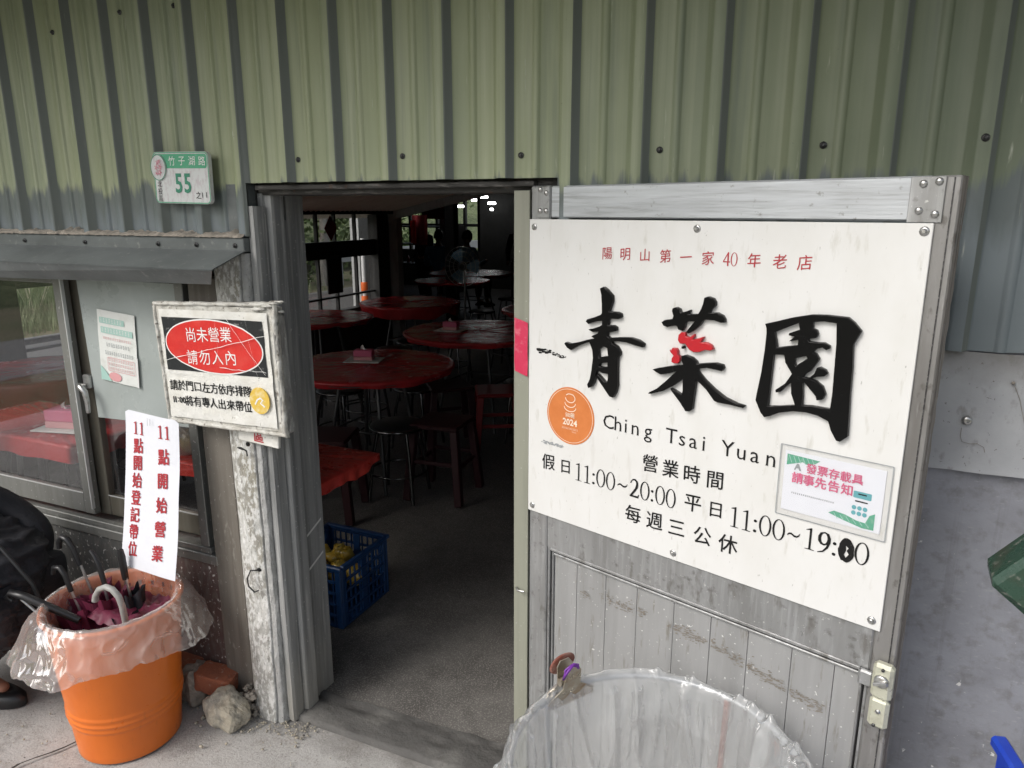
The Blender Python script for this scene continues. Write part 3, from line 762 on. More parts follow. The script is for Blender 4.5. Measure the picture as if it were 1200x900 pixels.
text('number_lettering', '55', 0.074, 0.006, -0.040, -0.0008, M['plate_digit'], hp, center=True, thin=0.022, sx=0.82, spacing=1.12)
chars('annex_lettering', '之11', 0.021, 0.061, 0.091, -0.047, -0.046, -0.0008, M['ink_black'], hp, kai=0, thin=0.0)
chars('district_lettering', '北投區', 0.019, -0.086, -0.086, -0.018, -0.058, -0.0008, M['ink_black'], hp, kai=0, thin=-0.004)

# ------------------------------------------------------------------ left window and what is fixed around it
wi = thing('sliding_window', 'dull aluminium sliding window left of the doorway', 'window')
WZ0, WZ1, WX0, WX1 = 0.540, 1.44, -4.0, -1.81
mb = MB()
mb.bbox(WX0, WX1 + .04, -0.012, 0.10, 0.506, WZ0, .003)
mb.bbox(WX0, WX1 + .01, -0.006, 0.02, WZ0 + .0005, 0.5615, .002)
mb.build('window_sill', M['win_frame'], wi)
mb = MB().bbox(WX1 - .036, WX1 + .0, -0.002, 0.09, 0.5618, WZ1, .002); mb.build('window_frame', M['win_frame'], wi)
MB().bbox(WX0, WX1, 0.0, 0.09, WZ1 + .0005, 1.50, .002).build('window_frame', M['win_frame'], wi)
# left sash (outer) and right sash (inner)
def sash(x0, x1, y, zt, zb, wl_, wr, m):
    g = MB().box(x0 + wl_ - .004, x1 - wr + .004, y + .011, y + .015, zb + .06, zt - .03).build('window_pane', M['glass'], wi)
    MB().bbox(x0, x0 + wl_, y, y + .028, zb, zt, .003).build('sash_stile', m, wi)
    MB().bbox(x1 - wr, x1, y, y + .028, zb, zt, .003).build('sash_stile', m, wi)
    MB().bbox(x0 + wl_ + .0005, x1 - wr - .0005, y + .002, y + .026, zb, zb + .075, .003).build('sash_rail', m, wi)
    MB().box(x0 + wl_, x1 - wr, y - .0005, y + .0015, zb + .0755, zb + .0795).build('edge_trim', M['edge_white'], wi)
    MB().bbox(x0 + wl_ + .0005, x1 - wr - .0005, y + .002, y + .026, zt - .03, zt, .003).build('sash_rail', m, wi)
sash(-3.20, -2.372, 0.008, 1.438, 0.575, .05, .048, M['win_frame'])
sash(-4.0, -3.21, 0.008, 1.438, 0.575, .05, .048, M['win_frame'])
sash(-2.395, -1.848, 0.044, 1.438, 0.566, .062, .010, M['win_brown'])
MB().bbox(-2.371, -2.366, -0.001, 0.012, 0.60, 1.437, .001).build('edge_trim', M['edge_white'], wi)
# the sash latch with its lever
lt = MB().bbox(-2.357, -2.325, 0.022, 0.045, 1.045, 1.095, .004)
lt.bbox(-2.350, -2.332, 0.014, 0.022, 1.005, 1.04, .003)
lto = lt.build('latch', M['steel'], wi)
MB().tube([(-2.345, .018, 1.055), (-2.340, -.004, 1.062), (-2.322, -.010, 1.060), (-2.309, -.008, 1.045), (-2.306, -.006, 1.01), (-2.309, -.005, .97)], [.008, .010, .011, .010, .0085, .007], 8).build('lever', M['steel'], lto)
# milky panel covering the upper part of the sash
pn = MB(); pn.prism([(-2.318, .942), (-1.856, .958), (-1.856, 1.425), (-2.335, 1.425)], 0.036, 0.041)
tag(pn.build('acrylic_panel', M['panel_grey']), 'milky grey panel filling the upper right part of the window', 'panel')
# faded notice taped on it
nt = thing('faded_notice', 'faded teal and white notice taped to the milky window panel', 'notice', (-2.168, 0.031, 1.200), (0, R(4.5), 0))
def notice_sheet(hw, hh, cx=0, cz=0, curl=.002, nx=10, nz=14):
    mb = MB()
    f = lambda y0: (lambda u, v: (cx - hw + 2 * hw * u, y0 - curl * (0.5 + noise.noise(Vector((u * 3, v * 4, hw * 9)))), cz - hh + 2 * hh * v))
    mb.grid(f(0), nx, nz); mb.grid(f(.0006), nx, nz); return mb
notice_sheet(.088, .122).build('paper', M['paper_old'], nt)
y_ = -0.0032
def bar(name, x0, x1, z0, z1, m, parent, y=y_): return cutout(name, [[(x0, z0), (x1, z0), (x1, z1), (x0, z1)]], y, m, parent, scale=1)
def dashes(name, x0, x1, z, h, n, m, parent, y=y_):
    ps = []
    w = (x1 - x0) / n
    for i in range(n):
        a = x0 + i * w
        for q in range(3):
            ww = w * .6; zz = z + h * (q / 2 - .5) * .8
            ps.append([(a, zz), (a + ww * random.uniform(.5, 1), zz), (a + ww * random.uniform(.5, 1), zz + h * .16), (a, zz + h * .16)])
        ps.append([(a + ww * .45, z - h * .5), (a + ww * .6, z - h * .5), (a + ww * .6, z + h * .5), (a + ww * .45, z + h * .5)])
    mb = MB()
    for p in ps: mb.add([(px_, y - 0.00001 * (len(mb.v) % 7), pz_) for px_, pz_ in p], [(0, 1, 2, 3)])
    return mb.build(name, m, parent)
bar('title_block', -.076, .04, .078, .098, M['ink_paleteal'], nt)
bar('title_block', -.072, .076, .045, .066, M['ink_paleteal'], nt)
dashes('title_marks', -.07, .034, .088, .013, 8, M['paper_old'], nt, y_ - .0004)
dashes('title_marks', -.066, .07, .0555, .013, 10, M['paper_old'], nt, y_ - .0004)
dashes('small_print', -.064, .07, .028, .008, 16, M['ink_fadedred'], nt)
dashes('small_print', -.05, .062, .006, .012, 10, M['ink_grey'], nt)
dashes('small_print', -.058, .076, -.022, .012, 13, M['ink_grey'], nt)
cutout('box_outline', [rrect(-.05, .078, -.083, -.036, .006), rrect(-.0485, .0765, -.0815, -.0375, .005)], y_, M['ink_fadedred'], nt, scale=1)
for k in range(3): dashes('small_print', -.044, .072, -.045 - .0145 * k, .009, 14, M['ink_fadedred'], nt)
cutout('round_stamp', [ell(-.018, -.102, .03, .0155)], y_, M['ink_fadedred'], nt, scale=1)
cutout('corner_leaf', [[(-.086, -.07), (-.06, -.09), (-.035, -.12), (-.086, -.12)]], y_, M['ink_paleteal'], nt, scale=1)
MB().box(.086, .094, -.0045, -.003, -.122, -.02).build('tape', M['white_plain'], nt)

# low wall, timber board, plaster post
lw = struct('low_wall', MB().box(-6.0, -1.783, 0.0, 0.049, -0.1, 0.5055), M['low_wall']); lw['kind'] = 'structure'
bb = MB().bbox(-1.780, -1.662, -0.010, 0.048, 0.02, 1.455, .004)
tag(bb.build('timber_board', M['brown_board']), 'upright brown-grey timber board beside the peeling plaster post', 'board')
# peeling plaster post: rounded, lumpy
pp = thing('plaster_post', 'peeling white plaster post left of the doorway', 'post')
def postf(u, v):
    a = u * 1.0
    # section from the left back edge round to the right
    sec = [(-1.655, .045), (-1.656, -.010), (-1.650, -.022), (-1.636, -.030), (-1.610, -.033), (-1.58, -.033), (-1.556, -.031), (-1.551, -.029), (-1.5485, -.020), (-1.545, -.026), (-1.541, -.028), (-1.525, -.027), (-1.521, -.018), (-1.521, .0)]
    k = a * (len(sec) - 1); i = min(int(k), len(sec) - 2); t = k - i
    x = sec[i][0] * (1 - t) + sec[i + 1][0] * t; y = sec[i][1] * (1 - t) + sec[i + 1][1] * t
    z = 0.0 + 1.53 * v
    w = 0.007 * noise.noise(Vector((x * 10, y * 10, z * 5))) + 0.0035 * noise.noise(Vector((x * 50, y * 50, z * 30)))
    fl_ = 0.012 * max(0, 1 - z / .05)
    return (x + w * .4 + fl_ * (a - .5) * .5, y - w - fl_ * .5, z)
MB().grid(postf, 52, 220).build('post_body', M['concrete_paint'], pp)
for z0 in (0.95, 0.535):
    MB().tube([(-1.585, -.040, z0 - .005), (-1.590, -.055, z0 + .006), (-1.575, -.060, z0 + .010), (-1.560, -.052, z0 - .002), (-1.566, -.045, z0 - .02)] if z0 > .7 else
              [(-1.575, -.034, z0 + .01), (-1.588, -.052, z0 + .015), (-1.596, -.060, z0 - .01), (-1.592, -.062, z0 - .035), (-1.575, -.056, z0 - .055), (-1.565, -.048, z0 - .05)], .0024, 6).build('wire_hook', M['dark_steel'], pp)
    MB().ball((-1.572, -.032, z0 + .012), .009, 8, 6, sc=(1, .4, .8)).build('hook_hole', M['ink_black'], pp)

# ------------------------------------------------------------------ door frame
df = thing('door_frame', 'grey painted metal frame around the open doorway', 'door frame')
MB().prismz([(-1.522, .0), (-1.518, -.012), (-1.496, -.014), (-1.492, -.004), (-1.490, .028), (-1.520, .028)], 0.004, 1.66).build('jamb_flange', M['jamb'], df)
MB().prismz([(-1.515, .0285), (-1.498, .0285), (-1.496, .036), (-1.478, .040), (-1.476, .048), (-1.476, .088), (-1.480, .094), (-1.515, .094)], 0.0, 1.695).build('door_stop', M['jamb'], df)
MB().prismz([(-1.515, .0945), (-1.500, .0945), (-1.500, .128), (-1.515, .128)], 0.0, 1.62).build('jamb_strip', M['jamb'], df)
MB().prismz([(-1.515, .1285), (-1.503, .1285), (-1.502, .205), (-1.515, .205)], 0.0, 1.70).build('jamb_board', M['jamb'], df)
for z in (.60, .48): MB().add([(-1.4985, .100, z), (-1.4985, .190, z + .040), (-1.4985, .190, z + .048), (-1.4985, .100, z + .009)], [(0, 1, 2, 3)]).build('tape_scrap', M['white_plain'], df)
MB().prismz([(-.707, -.004), (-.668, -.004), (-.668, .026), (-.66, .026), (-.66, .10), (-.707, .10)], 0.0, 1.694).build('jamb_right', M['jamb_olive'], df)
MB().bbox(-1.513, -.62, .0295, .165, 1.690, 1.734, .003).build('header', M['header'], df)
MB().bbox(-1.50, -.66, .004, .029, 1.7035, 1.716, .002).build('header_lip', M['header'], df)
MB().prismz([(-1.60, .0), (-1.523, .0), (-1.523, .029), (-1.60, .029)], 1.40, 1.72).build('corner_plate', M['flash'], df)
# scrap of pink tape and the small hook on the right jamb
pt = MB(); pt.grid(lambda u, v: (-.7045 + .035 * u, -.0055 - .003 * abs(math.sin(v * 5 + u * 2)), 1.262 + .133 * v - .012 * u), 5, 12)
pt.grid(lambda u, v: (-.7045 + .035 * u, -.0050 - .003 * abs(math.sin(v * 5 + u * 2)), 1.262 + .133 * v - .012 * u), 5, 12)
tag(pt.build('pink_tape', M['pink_tape']), 'strip of pink-red tape stuck on the olive jamb beside the open door', 'tape')
MB().tube([(-.70, -.004, .668), (-.690, -.018, .668), (-.672, -.018, .668)], .003, 6).build('eye_hook', M['steel'], df)
# outlines of the cut letters, traced in millimetres on the door plane
G_QING = [[(212,1482),(221,1486),(230,1481),(245,1468),(246,1457),(241,1443),(238,1433),(259,1434),(268,1431),(270,1424),(264,1419),(244,1418),(237,1414),(236,1402),(250,1404),(258,1400),(258,1392),(249,1389),(235,1387),(235,1378),(242,1375),(273,1380),(296,1382),(315,1379),(329,1372),(327,1364),(308,1366),(285,1370),(262,1370),(246,1367),(250,1363),(262,1358),(270,1347),(270,1340),(264,1334),(264,1305),(266,1271),(262,1253),(255,1241),(246,1242),(229,1260),(208,1283),(210,1289),(216,1287),(231,1274),(238,1273),(240,1281),(240,1293),(224,1293),(212,1298),(208,1290),(203,1268),(196,1256),(187,1252),(184,1260),(191,1274),(195,1295),(198,1324),(196,1341),(190,1354),(187,1359),(172,1354),(151,1344),(136,1334),(125,1338),(116,1347),(120,1351),(133,1349),(159,1356),(184,1365),(201,1369),(192,1372),(197,1376),(209,1381),(211,1386),(196,1383),(186,1386),(184,1388),(196,1391),(214,1398),(220,1402),(220,1411),(204,1408),(183,1400),(176,1405),(179,1410),(199,1417),(216,1424),(219,1428),(218,1449),(216,1469)],[(212,1345),(226,1354),(236,1351),(239,1334),(223,1330),(215,1326)],[(216,1312),(223,1316),(238,1319),(238,1309),(226,1307),(216,1307)]]
G_TOP = [[(369,1423),(376,1428),(394,1432),(396,1439),(392,1448),(393,1454),(401,1457),(409,1454),(412,1447),(421,1449),(432,1454),(433,1452),(429,1445),(439,1446),(451,1448),(455,1455),(460,1468),(462,1481),(470,1484),(481,1481),(486,1474),(486,1467),(478,1459),(475,1452),(491,1454),(503,1449),(508,1442),(508,1436),(500,1435),(486,1438),(470,1438),(462,1436),(456,1425),(443,1413),(432,1406),(426,1408),(437,1423),(444,1432),(432,1431),(424,1428),(422,1417),(418,1410),(409,1411),(405,1419),(395,1418),(383,1414),(374,1416)]]
G_COMB = [[(409,1390),(410,1401),(416,1407),(425,1408),(425,1400),(434,1398),(444,1406),(445,1402),(441,1394),(449,1397),(465,1403),(463,1398),(459,1391),(473,1392),(483,1388),(488,1380),(482,1377),(470,1377),(459,1371),(446,1369),(436,1373),(426,1384),(414,1383)]]
G_BEAK = [[(391,1367),(396,1366),(397,1372),(406,1372),(410,1366),(409,1360),(415,1356),(416,1348),(412,1341),(403,1340),(397,1342),(397,1350),(401,1356),(394,1362)]]
G_EYE = [[(424,1376),(424,1374),(422,1373),(419,1373),(418,1375),(418,1376),(419,1378),(421,1379),(423,1378)]]
G_WOOD = [[(419,1358),(428,1361),(443,1358),(453,1351),(455,1346),(472,1350),(495,1354),(510,1352),(513,1346),(509,1339),(496,1340),(476,1341),(458,1337),(457,1332),(475,1315),(496,1300),(519,1287),(545,1279),(561,1277),(558,1272),(533,1274),(504,1274),(497,1276),(479,1296),(455,1314),(453,1290),(451,1264),(450,1250),(444,1244),(435,1243),(421,1260),(399,1282),(398,1286),(406,1284),(424,1276),(426,1285),(425,1311),(407,1295),(380,1277),(354,1267),(345,1265),(347,1269),(365,1280),(386,1300),(409,1324),(392,1317),(374,1312),(363,1315),(353,1320),(366,1325),(394,1333),(424,1340),(420,1348)]]
G_YUAN = [[(589,1442),(608,1448),(637,1458),(672,1467),(699,1469),(735,1468),(746,1460),(759,1446),(754,1435),(748,1421),(751,1381),(752,1335),(756,1255),(744,1243),(737,1244),(726,1261),(720,1277),(700,1284),(680,1286),(656,1284),(629,1276),(614,1267),(602,1262),(594,1270),(582,1293),(583,1303),(589,1349),(592,1390),(593,1424),(592,1434)],[(608,1428),(624,1436),(651,1450),(654,1438),(635,1429),(635,1425),(646,1424),(636,1414),(653,1419),(653,1409),(636,1405),(615,1400),(612,1414)],[(676,1454),(695,1457),(717,1456),(720,1420),(721,1377),(722,1330),(721,1300),(708,1300),(687,1300),(671,1298),(670,1321),(668,1339),(671,1342),(681,1332),(694,1319),(696,1312),(706,1315),(710,1326),(704,1339),(692,1347),(682,1350),(691,1355),(705,1358),(710,1364),(706,1370),(696,1374),(691,1372),(687,1360),(678,1351),(668,1351),(672,1358),(680,1364),(685,1373),(692,1385),(693,1389),(687,1397),(681,1399),(686,1406),(697,1410),(704,1406),(709,1409),(709,1414),(699,1419),(685,1418),(673,1418),(670,1422),(684,1426),(687,1433),(684,1440),(677,1442)],[(610,1386),(630,1388),(633,1374),(643,1360),(647,1354),(636,1334),(619,1319),(620,1314),(629,1317),(641,1332),(647,1337),(649,1317),(658,1296),(628,1289),(607,1285),(608,1323),(609,1361)],[(650,1384),(670,1391),(673,1387),(662,1378),(653,1370),(650,1376)]]
# ------------------------------------------------------------------ the open door leaf with its sign
dr = thing('open_door', 'grey metal door leaf folded back against the wall, carrying the white restaurant sign', 'door', (-0.667, 0, 0), (0, 0, R(-17.8)))
DW = 0.878
MB().bbox(0.0, .058, .002, .040, .035, 1.7045, .003).build('stile', M['alu'], dr)
MB().bbox(.8365, DW, .002, .040, .035, 1.7030, .003).build('stile', M['alu_dark'], dr)
MB().bbox(.0585, .836, .003, .038, 1.632, 1.703, .003).build('top_rail', M['alu_h'], dr)
MB().bbox(.0585, .836, .003, .038, .808, .900, .003).build('middle_rail', M['alu'], dr)
MB().bbox(.0585, .836, .004, .038, .036, .13, .003).build('bottom_rail', M['alu'], dr)
# stepped moulding round the lower panel
mb = MB()
mb.bbox(.0585, .0655, .007, .03, .1305, .8075, .002); mb.bbox(.0705, .0745, .010, .03, .1305, .7965, .0015)
mb.bbox(.8295, .836, .007, .03, .1305, .8075, .002); mb.bbox(.8205, .8245, .010, .03, .1305, .7965, .0015)
mb.bbox(.066, .829, .006, .03, .799, .8077, .002); mb.bbox(.075, .820, .010, .03, .7875, .7935, .0015)
mb.build('panel_moulding', M['alu'], dr)
us = [.0752, .1463, .2337, .322, .4198, .5104, .5958, .688, .7717, .8200]
for a, b in zip(us, us[1:]):
    MB().bbox(a + .0005, b - .0005, .0165 + random.uniform(0, .0004), .030, .1305, .787, .0008).build('plank', M['plank'], dr)
MB().box(.06, .83, .0305, .036, .131, .80).build('back_panel', M['dark_steel'], dr)
# brown timber edge exposed at the free side
mb = MB()
mb.grid(lambda u, v: (DW + .0005 + .0015 * noise.noise(Vector((u * 9, v * 60, 1))), .003 + .036 * u, .036 + 1.666 * v), 6, 160)
mb.build('timber_edge', mat('bare_door_edge', (0.26, 0.235, 0.21), 0.85, layers=[('noise', (120, 90, 3), .45, .62, (.10, .085, .07), .85), ('noise', (90, 90, 20), .62, .7, (.5, .49, .47), .6)], bump=((160, 120, 9), .9, .004)), dr)
MB().box(DW - .012, DW - .0105, -.0003, .0018, .04, 1.70).build('edge_seam', M['screw_dark'], dr)
# riveted corner plates
rv = MB(); rv.lathe([(.0064, 0), (.0058, .0026), (.0035, .0044), (0, .0050)], n=12, M=Matrix.Rotation(R(90), 4, 'X')); rvm = rv.mesh('rivet', M['steel'])
for x0, x1, z0, pts in ((.8052, .8560, 1.630, [(.8299 - .006, 1.6949 - .004), (.8501 - .004, 1.694), (.8217, 1.6489), (.8456, 1.6436)]),
                        (.022, .0575, 1.632, [(.0313, 1.6958), (.0491, 1.6879), (.0313, 1.648), (.0491, 1.648)])):
    MB().bbox(x0, x1, -.0015, .0022, z0, 1.702, .0008).build('corner_plate', M['alu'], dr)
    for x, z in pts: link('rivet', rvm, dr, (x, -.0015, z))
# the sign board
sg = MB().bbox(.0, .8465, -.0035, .0015, .897, 1.629, .001).build('sign_board', M['sign'], dr)
dsc = screw_mesh(.0058, 'steel')
for x, z in [(.0155, 1.6113), (.433, 1.6139), (.8344, 1.6164), (.0150, .9131), (.4207, .9136), (.8305, .9149)]: link('screw', dsc, dr, (x, -.0035, z))
YS = -.0042
LT = -.0045
for nm, g, m in (('character_qing', G_QING, 'black_gloss'), ('character_cai_top', G_TOP, 'black_gloss'), ('rooster_comb', G_COMB, 'red_gloss'),
                 ('rooster_beak', G_BEAK, 'red_gloss'), ('rooster_eye', G_EYE, 'black_gloss'), ('character_cai_base', G_WOOD, 'black_gloss'), ('character_yuan', G_YUAN, 'black_gloss')):
    th_ = .009
    cutout(nm, g, -.0035 - th_ / 2 - .0002, M[m], sg, depth=th_, bevel=.0012)
# red heading
hx = [(.223, '陽'), (.2689, '明'), (.3172, '山'), (.3657, '第'), (.4122, '一'), (.4605, '家'), (.5545, '年'), (.6034, '老'), (.6486, '店')]
for i, (x, c) in enumerate(hx): chars('heading_character', c, .0285, x, x, 1.558, 1.558, YS, M['ink_red'], sg, kai=.1, thin=-.006)
figures('heading_figures', '40', .492, .522, 1.5445, .0265, YS, M['ink_red'], sg)
def word(s, x0, x1, zb, size, m, parent, y=YS, thin=-.002):
    n = len(s); me_v = []; me_f = []
    for i, ch in enumerate(s):
        c = bpy.data.curves.new('w', 'FONT'); c.body = ch; c.size = size; c.offset = thin * size; c.resolution_u = 2
        o = bpy.data.objects.new('w', c); me = bpy.data.meshes.new_from_object(o); bpy.data.objects.remove(o)
        xs = [v.co.x for v in me.vertices]; cx = (min(xs) + max(xs)) / 2; k = x0 + (x1 - x0) * i / max(1, n - 1); ob = len(me_v)
        xl, xr, ys = min(xs), max(xs), [v.co.y for v in me.vertices]
        for v in me.vertices:
            me_v.append((k + v.co.x - cx, y - .0004, zb + v.co.y))
        me_f += [tuple(q + ob for q in p.vertices) for p in me.polygons]
        # small flared feet, as in the lettering of the sign
        base = min(ys)
        if ch in 'hiTnr' :
            for ex in ((xl + size * .03, xr - size * .04) if ch in 'hn' else ((xl + xr) / 2,)):
                ob = len(me_v); w = size * .075; h = size * .028
                me_v += [(k + ex - cx - w, y - .00045, zb), (k + ex - cx + w, y - .00045, zb), (k + ex - cx + w * .4, y - .00045, zb + h), (k + ex - cx - w * .4, y - .00045, zb + h)]
                me_f.append((ob, ob + 1, ob + 2, ob + 3))
    me = bpy.data.meshes.new('lettering'); me.from_pydata(me_v, [], me_f); me.materials.append(m); me.update()
    return link('name_lettering', me, parent)
for i, (c, x) in enumerate([('C', 0.2404), ('h', 0.2658), ('i', 0.2866), ('n', 0.3112), ('g', 0.3441), ('T', 0.4014), ('s', 0.427), ('a', 0.4527), ('i', 0.4767), ('Y', 0.5293), ('u', 0.5586), ('a', 0.5866), ('n', 0.619)]): word(c, x, x, 1.1640, .0475, M['ink_black'], sg)
for x, c in zip((.3527, .4035, .4545, .5071), '營業時間'): chars('hours_character', c, .042, x, x, 1.1065, 1.1065, YS, M['ink_black'], sg, kai=.08, thin=-.004, bold=.008)
for x, c in ((.0666, '假'), (.1198, '日'), (.4605, '平'), (.5131, '日')): chars('hours_character', c, .0425 if c != '日' else .038, x, x, 1.0425, 1.0425, YS, M['ink_black'], sg, kai=.07, thin=-.004, bold=.008)
for s_, a, b in (('11:00', .1465, .2645), ('~', .269, .299), ('20:00', .303, .421), ('11:00', .5425, .660), ('~', .6625, .690), ('19:00', .6945, .8145)):
    figures('hours_figures', s_, a, b, 1.0165, .0445, YS - .0004, M['ink_black'], sg)
for x, c in zip((.3146, .3704, .4257, .4869, .5448), '每週三公休'): chars('closing_day_character', c, .044, x, x, .9755, .9755, YS, M['ink_black'], sg, kai=.07, thin=-.004, bold=.008)
# a minute figure overpainted with black marker
random.seed(3)
bl = [(.7740 + (.0125 + .003 * random.random()) * math.cos(a), 1.0365 + (.022 + .004 * random.random()) * math.sin(a)) for a in [2 * PI * i / 26 for i in range(26)]]
cutout('marker_blot', [bl, [(.7725, 1.046), (.7775, 1.042), (.7745, 1.036), (.779, 1.030), (.774, 1.022), (.7705, 1.028), (.7735, 1.036)]], YS - .0009, M['ink_black'], sg, scale=1)
# smeared black mark left of the first character
sm = MB()
for i in range(70):
    t = random.random(); x = .0315 + .085 * t; z = 1.3165 + .004 * math.sin(t * 5) + random.uniform(-.006, .006) * (1 - .6 * t); w = .0012 + .005 * (1 - t) ** 2 * random.random() + .001; h = .0008 + .0026 * (1 - t) * random.random()
    sm.add([(x - w, YS - .0001 - .000005 * i, z - h), (x + w, YS - .0001 - .000005 * i, z - h * .6), (x + w * .8, YS - .0001 - .000005 * i, z + h), (x - w, YS - .0001 - .000005 * i, z + h * .7)], [(0, 1, 2, 3)])
sm.build('ink_smear', M['ink_black'], sg)
sm = MB()
for i in range(60):
    x = .045 + .066 * random.random(); z = 1.0915 + random.uniform(-.004, .004); w = random.uniform(.001, .004)
    sm.add([(x - w, YS - .0001 - .000005 * i, z - .0008), (x + w, YS - .0001 - .000005 * i, z - .0008), (x + w, YS - .0001 - .000005 * i, z + .0012), (x - w, YS - .0001 - .000005 * i, z + .0012)], [(0, 1, 2, 3)])
sm.build('ink_smear', M['ink_grey'], sg)
# round orange sticker
st = MB().prism(ell(.1308, 1.1728, .0700, .0700, 48), -.0046, -.0036).build('orange_sticker', M['orange_sticker'], dr)
def ring_(name, cx, cz, r, w, m, par, y): return cutout(name, [ell(cx, cz, r, r, 48), ell(cx, cz, r - w, r - w, 48)], y, m, par, scale=1)
ring_('sticker_rim', .1308, 1.1728, .0662, .0011, M['white_line'], st, -.0050)
def stroke(name, pts, w, m, par, y):
    mb = MB(); vs = []
    P = [Vector((a, 0, b)) for a, b in pts]
    for i, p in enumerate(P):
        t = (P[min(i + 1, len(P) - 1)] - P[max(i - 1, 0)]).normalized(); n_ = Vector((-t.z, 0, t.x)) * w / 2
        vs += [(p.x - n_.x, y, p.z - n_.z), (p.x + n_.x, y, p.z + n_.z)]
    mb.add(vs, [(2 * i, 2 * i + 1, 2 * i + 3, 2 * i + 2) for i in range(len(P) - 1)]); return mb.build(name, m, par)
for i, zc in enumerate((1.2165, 1.2050, 1.1945)):   # stacked bowls in outline
    r1 = .0135
    stroke('bowl_outline', [(.1306 + r1 * (1.15 if k < 30 else 1.0) * math.cos(a) * (0.9 + .1 * i), zc - abs(r1 * .78) * math.sin(a)) for k, a in enumerate([PI * q / 16 for q in range(-3 if i == 0 else 0, 17)])], .0019, M['white_line'], st, -.0050 - .0001 * i)
stroke('bowl_outline', [(.1185, 1.2225), (.1240, 1.2262), (.1310, 1.2270), (.1395, 1.2255), (.1430, 1.2215)], .0019, M['white_line'], st, -.0054)
text('sticker_lettering', '500碗', .0135, .1306, 1.1700, -.0048, M['white_line'], st, center=True, thin=.012, sx=.8)
text('sticker_year', '2024', .0215, .1310, 1.1500, -.0048, M['white_line'], st, center=True, thin=.025)
dashes('sticker_small_print', .108, .156, 1.1410, .0045, 12, M['white_line'], st, -.0052)
dashes('sticker_small_print', .138, .152, 1.1345, .0030, 4, M['white_line'], st, -.0052)
# clear sleeve with the printed card
cd = thing('card', 'white notice card with pink writing in a clear sleeve at the right of the sign', 'notice', (-0.667, 0, 0), (0, 0, R(-17.8)))
MB().grid(lambda u, v: (.637 + .199 * u, -.0062 - .0010 * math.sin(u * PI) , 1.0735 + .142 * v + .001 * math.sin(v * 3)), 12, 8).build('clear_sleeve', M['tape'], cd)
cutout('sleeve_edge', [rrect(.6365, .8365, 1.0730, 1.2160, .002), rrect(.6382, .8348, 1.0747, 1.2143, .002)], -.0066, M['ink_grey'], cd, scale=1)
MB().box(.6465, .8255, -.0052, -.0040, 1.0850, 1.2045).build('paper', M['paper'], cd)
Y2 = -.0056
def leaf_band(poly, lines):
    cutout('leaf_band', [poly], Y2, M['ink_green'], cd, scale=1)
    for a, b in lines: stroke('leaf_vein', [a, b], .0011, M['ink_paleteal'], cd, Y2 - .0004)
leaf_band([(.6505, 1.198), (.7120, 1.196), (.7035, 1.189), (.6900, 1.183), (.6800, 1.187), (.6700, 1.183), (.6505, 1.176)],
          [((.654 + .0085 * k, 1.1965), (.660 + .0085 * k, 1.182 + .0006 * k)) for k in range(6)])
leaf_band([(.735, 1.1015), (.745, 1.108), (.765, 1.106), (.785, 1.100), (.800, 1.099), (.806, 1.115), (.815, 1.121), (.815, 1.089), (.795, 1.088), (.76, 1.095)],
          [((.745 + .011 * k, 1.1045 - .001 * k), (.752 + .011 * k, 1.0945 - .0005 * k)) for k in range(6)])
for x, c in zip([.6975, .7180, .7385, .7590, .7795], '發票存載具'): chars('card_character', c, .0205, x, x, 1.178, 1.178, Y2 - .0006, M['ink_pink'], cd, kai=0, thin=0, bold=.018)
for x, c in zip([.6735, .6945, .7165, .7400, .7630], '請事先告知'): chars('card_character', c, .0225, x, x, 1.1545, 1.1545, Y2 - .0006, M['ink_pink'], cd, kai=0, thin=0, bold=.018)
cutout('card_emblem', [[(.665, 1.169), (.670, 1.182), (.674, 1.182), (.679, 1.169), (.675, 1.169), (.6735, 1.173), (.6695, 1.173), (.668, 1.169)]], Y2 - .0003, M['ink_grey'], cd, scale=1)
dashes('small_print', .6645, .7445, 1.1225, .0028, 22, M['ink_black'], cd, Y2)
cutout('machine_top', [rrect(.775, .806, 1.143, 1.156, .002)], Y2, M['ink_teal'], cd, scale=1)
cutout('machine_slot', [rrect(.783, .798, 1.150, 1.1525, .001)], Y2 - .0004, M['ink_black'], cd, scale=1)
cutout('machine_receipt', [rrect(.779, .801, 1.136, 1.1385, .001)], Y2 - .0004, M['ink_black'], cd, scale=1)
for i in range(3):
    for j in range(2): cutout('machine_button', [ell(.7785 + .0095 * i, 1.1245 - .0105 * j, .0040, .0042, 14)], Y2 - .0003, M['ink_teal'], cd, scale=1)
# brown scuffs across the planks
random.seed(11); sc_ = MB()
for i in range(800):
    t = random.random() ** .9; x = .16 + .60 * t; z = .700 + .03 * math.sin(t * 3 + .5) - .012 * t + random.gauss(0, .008)
    if any(abs(x - q) < .005 for q in us) or noise.noise(Vector((x * 12, z * 25, 3))) < -.22: continue
    w = random.uniform(.0006, .0045) * (1.6 if random.random() < .1 else 1); h = random.uniform(.0004, .0017)
    sc_.add([(x - w, .0158 - .000003 * i, z - h), (x + w * .7, .0158 - .000003 * i, z - h * .5), (x + w, .0158 - .000003 * i, z + h), (x - w * .8, .0158 - .000003 * i, z + h * .6)], [(0, 1, 2, 3)])
sc_.build('scuff_mark', M['scuff'], dr)
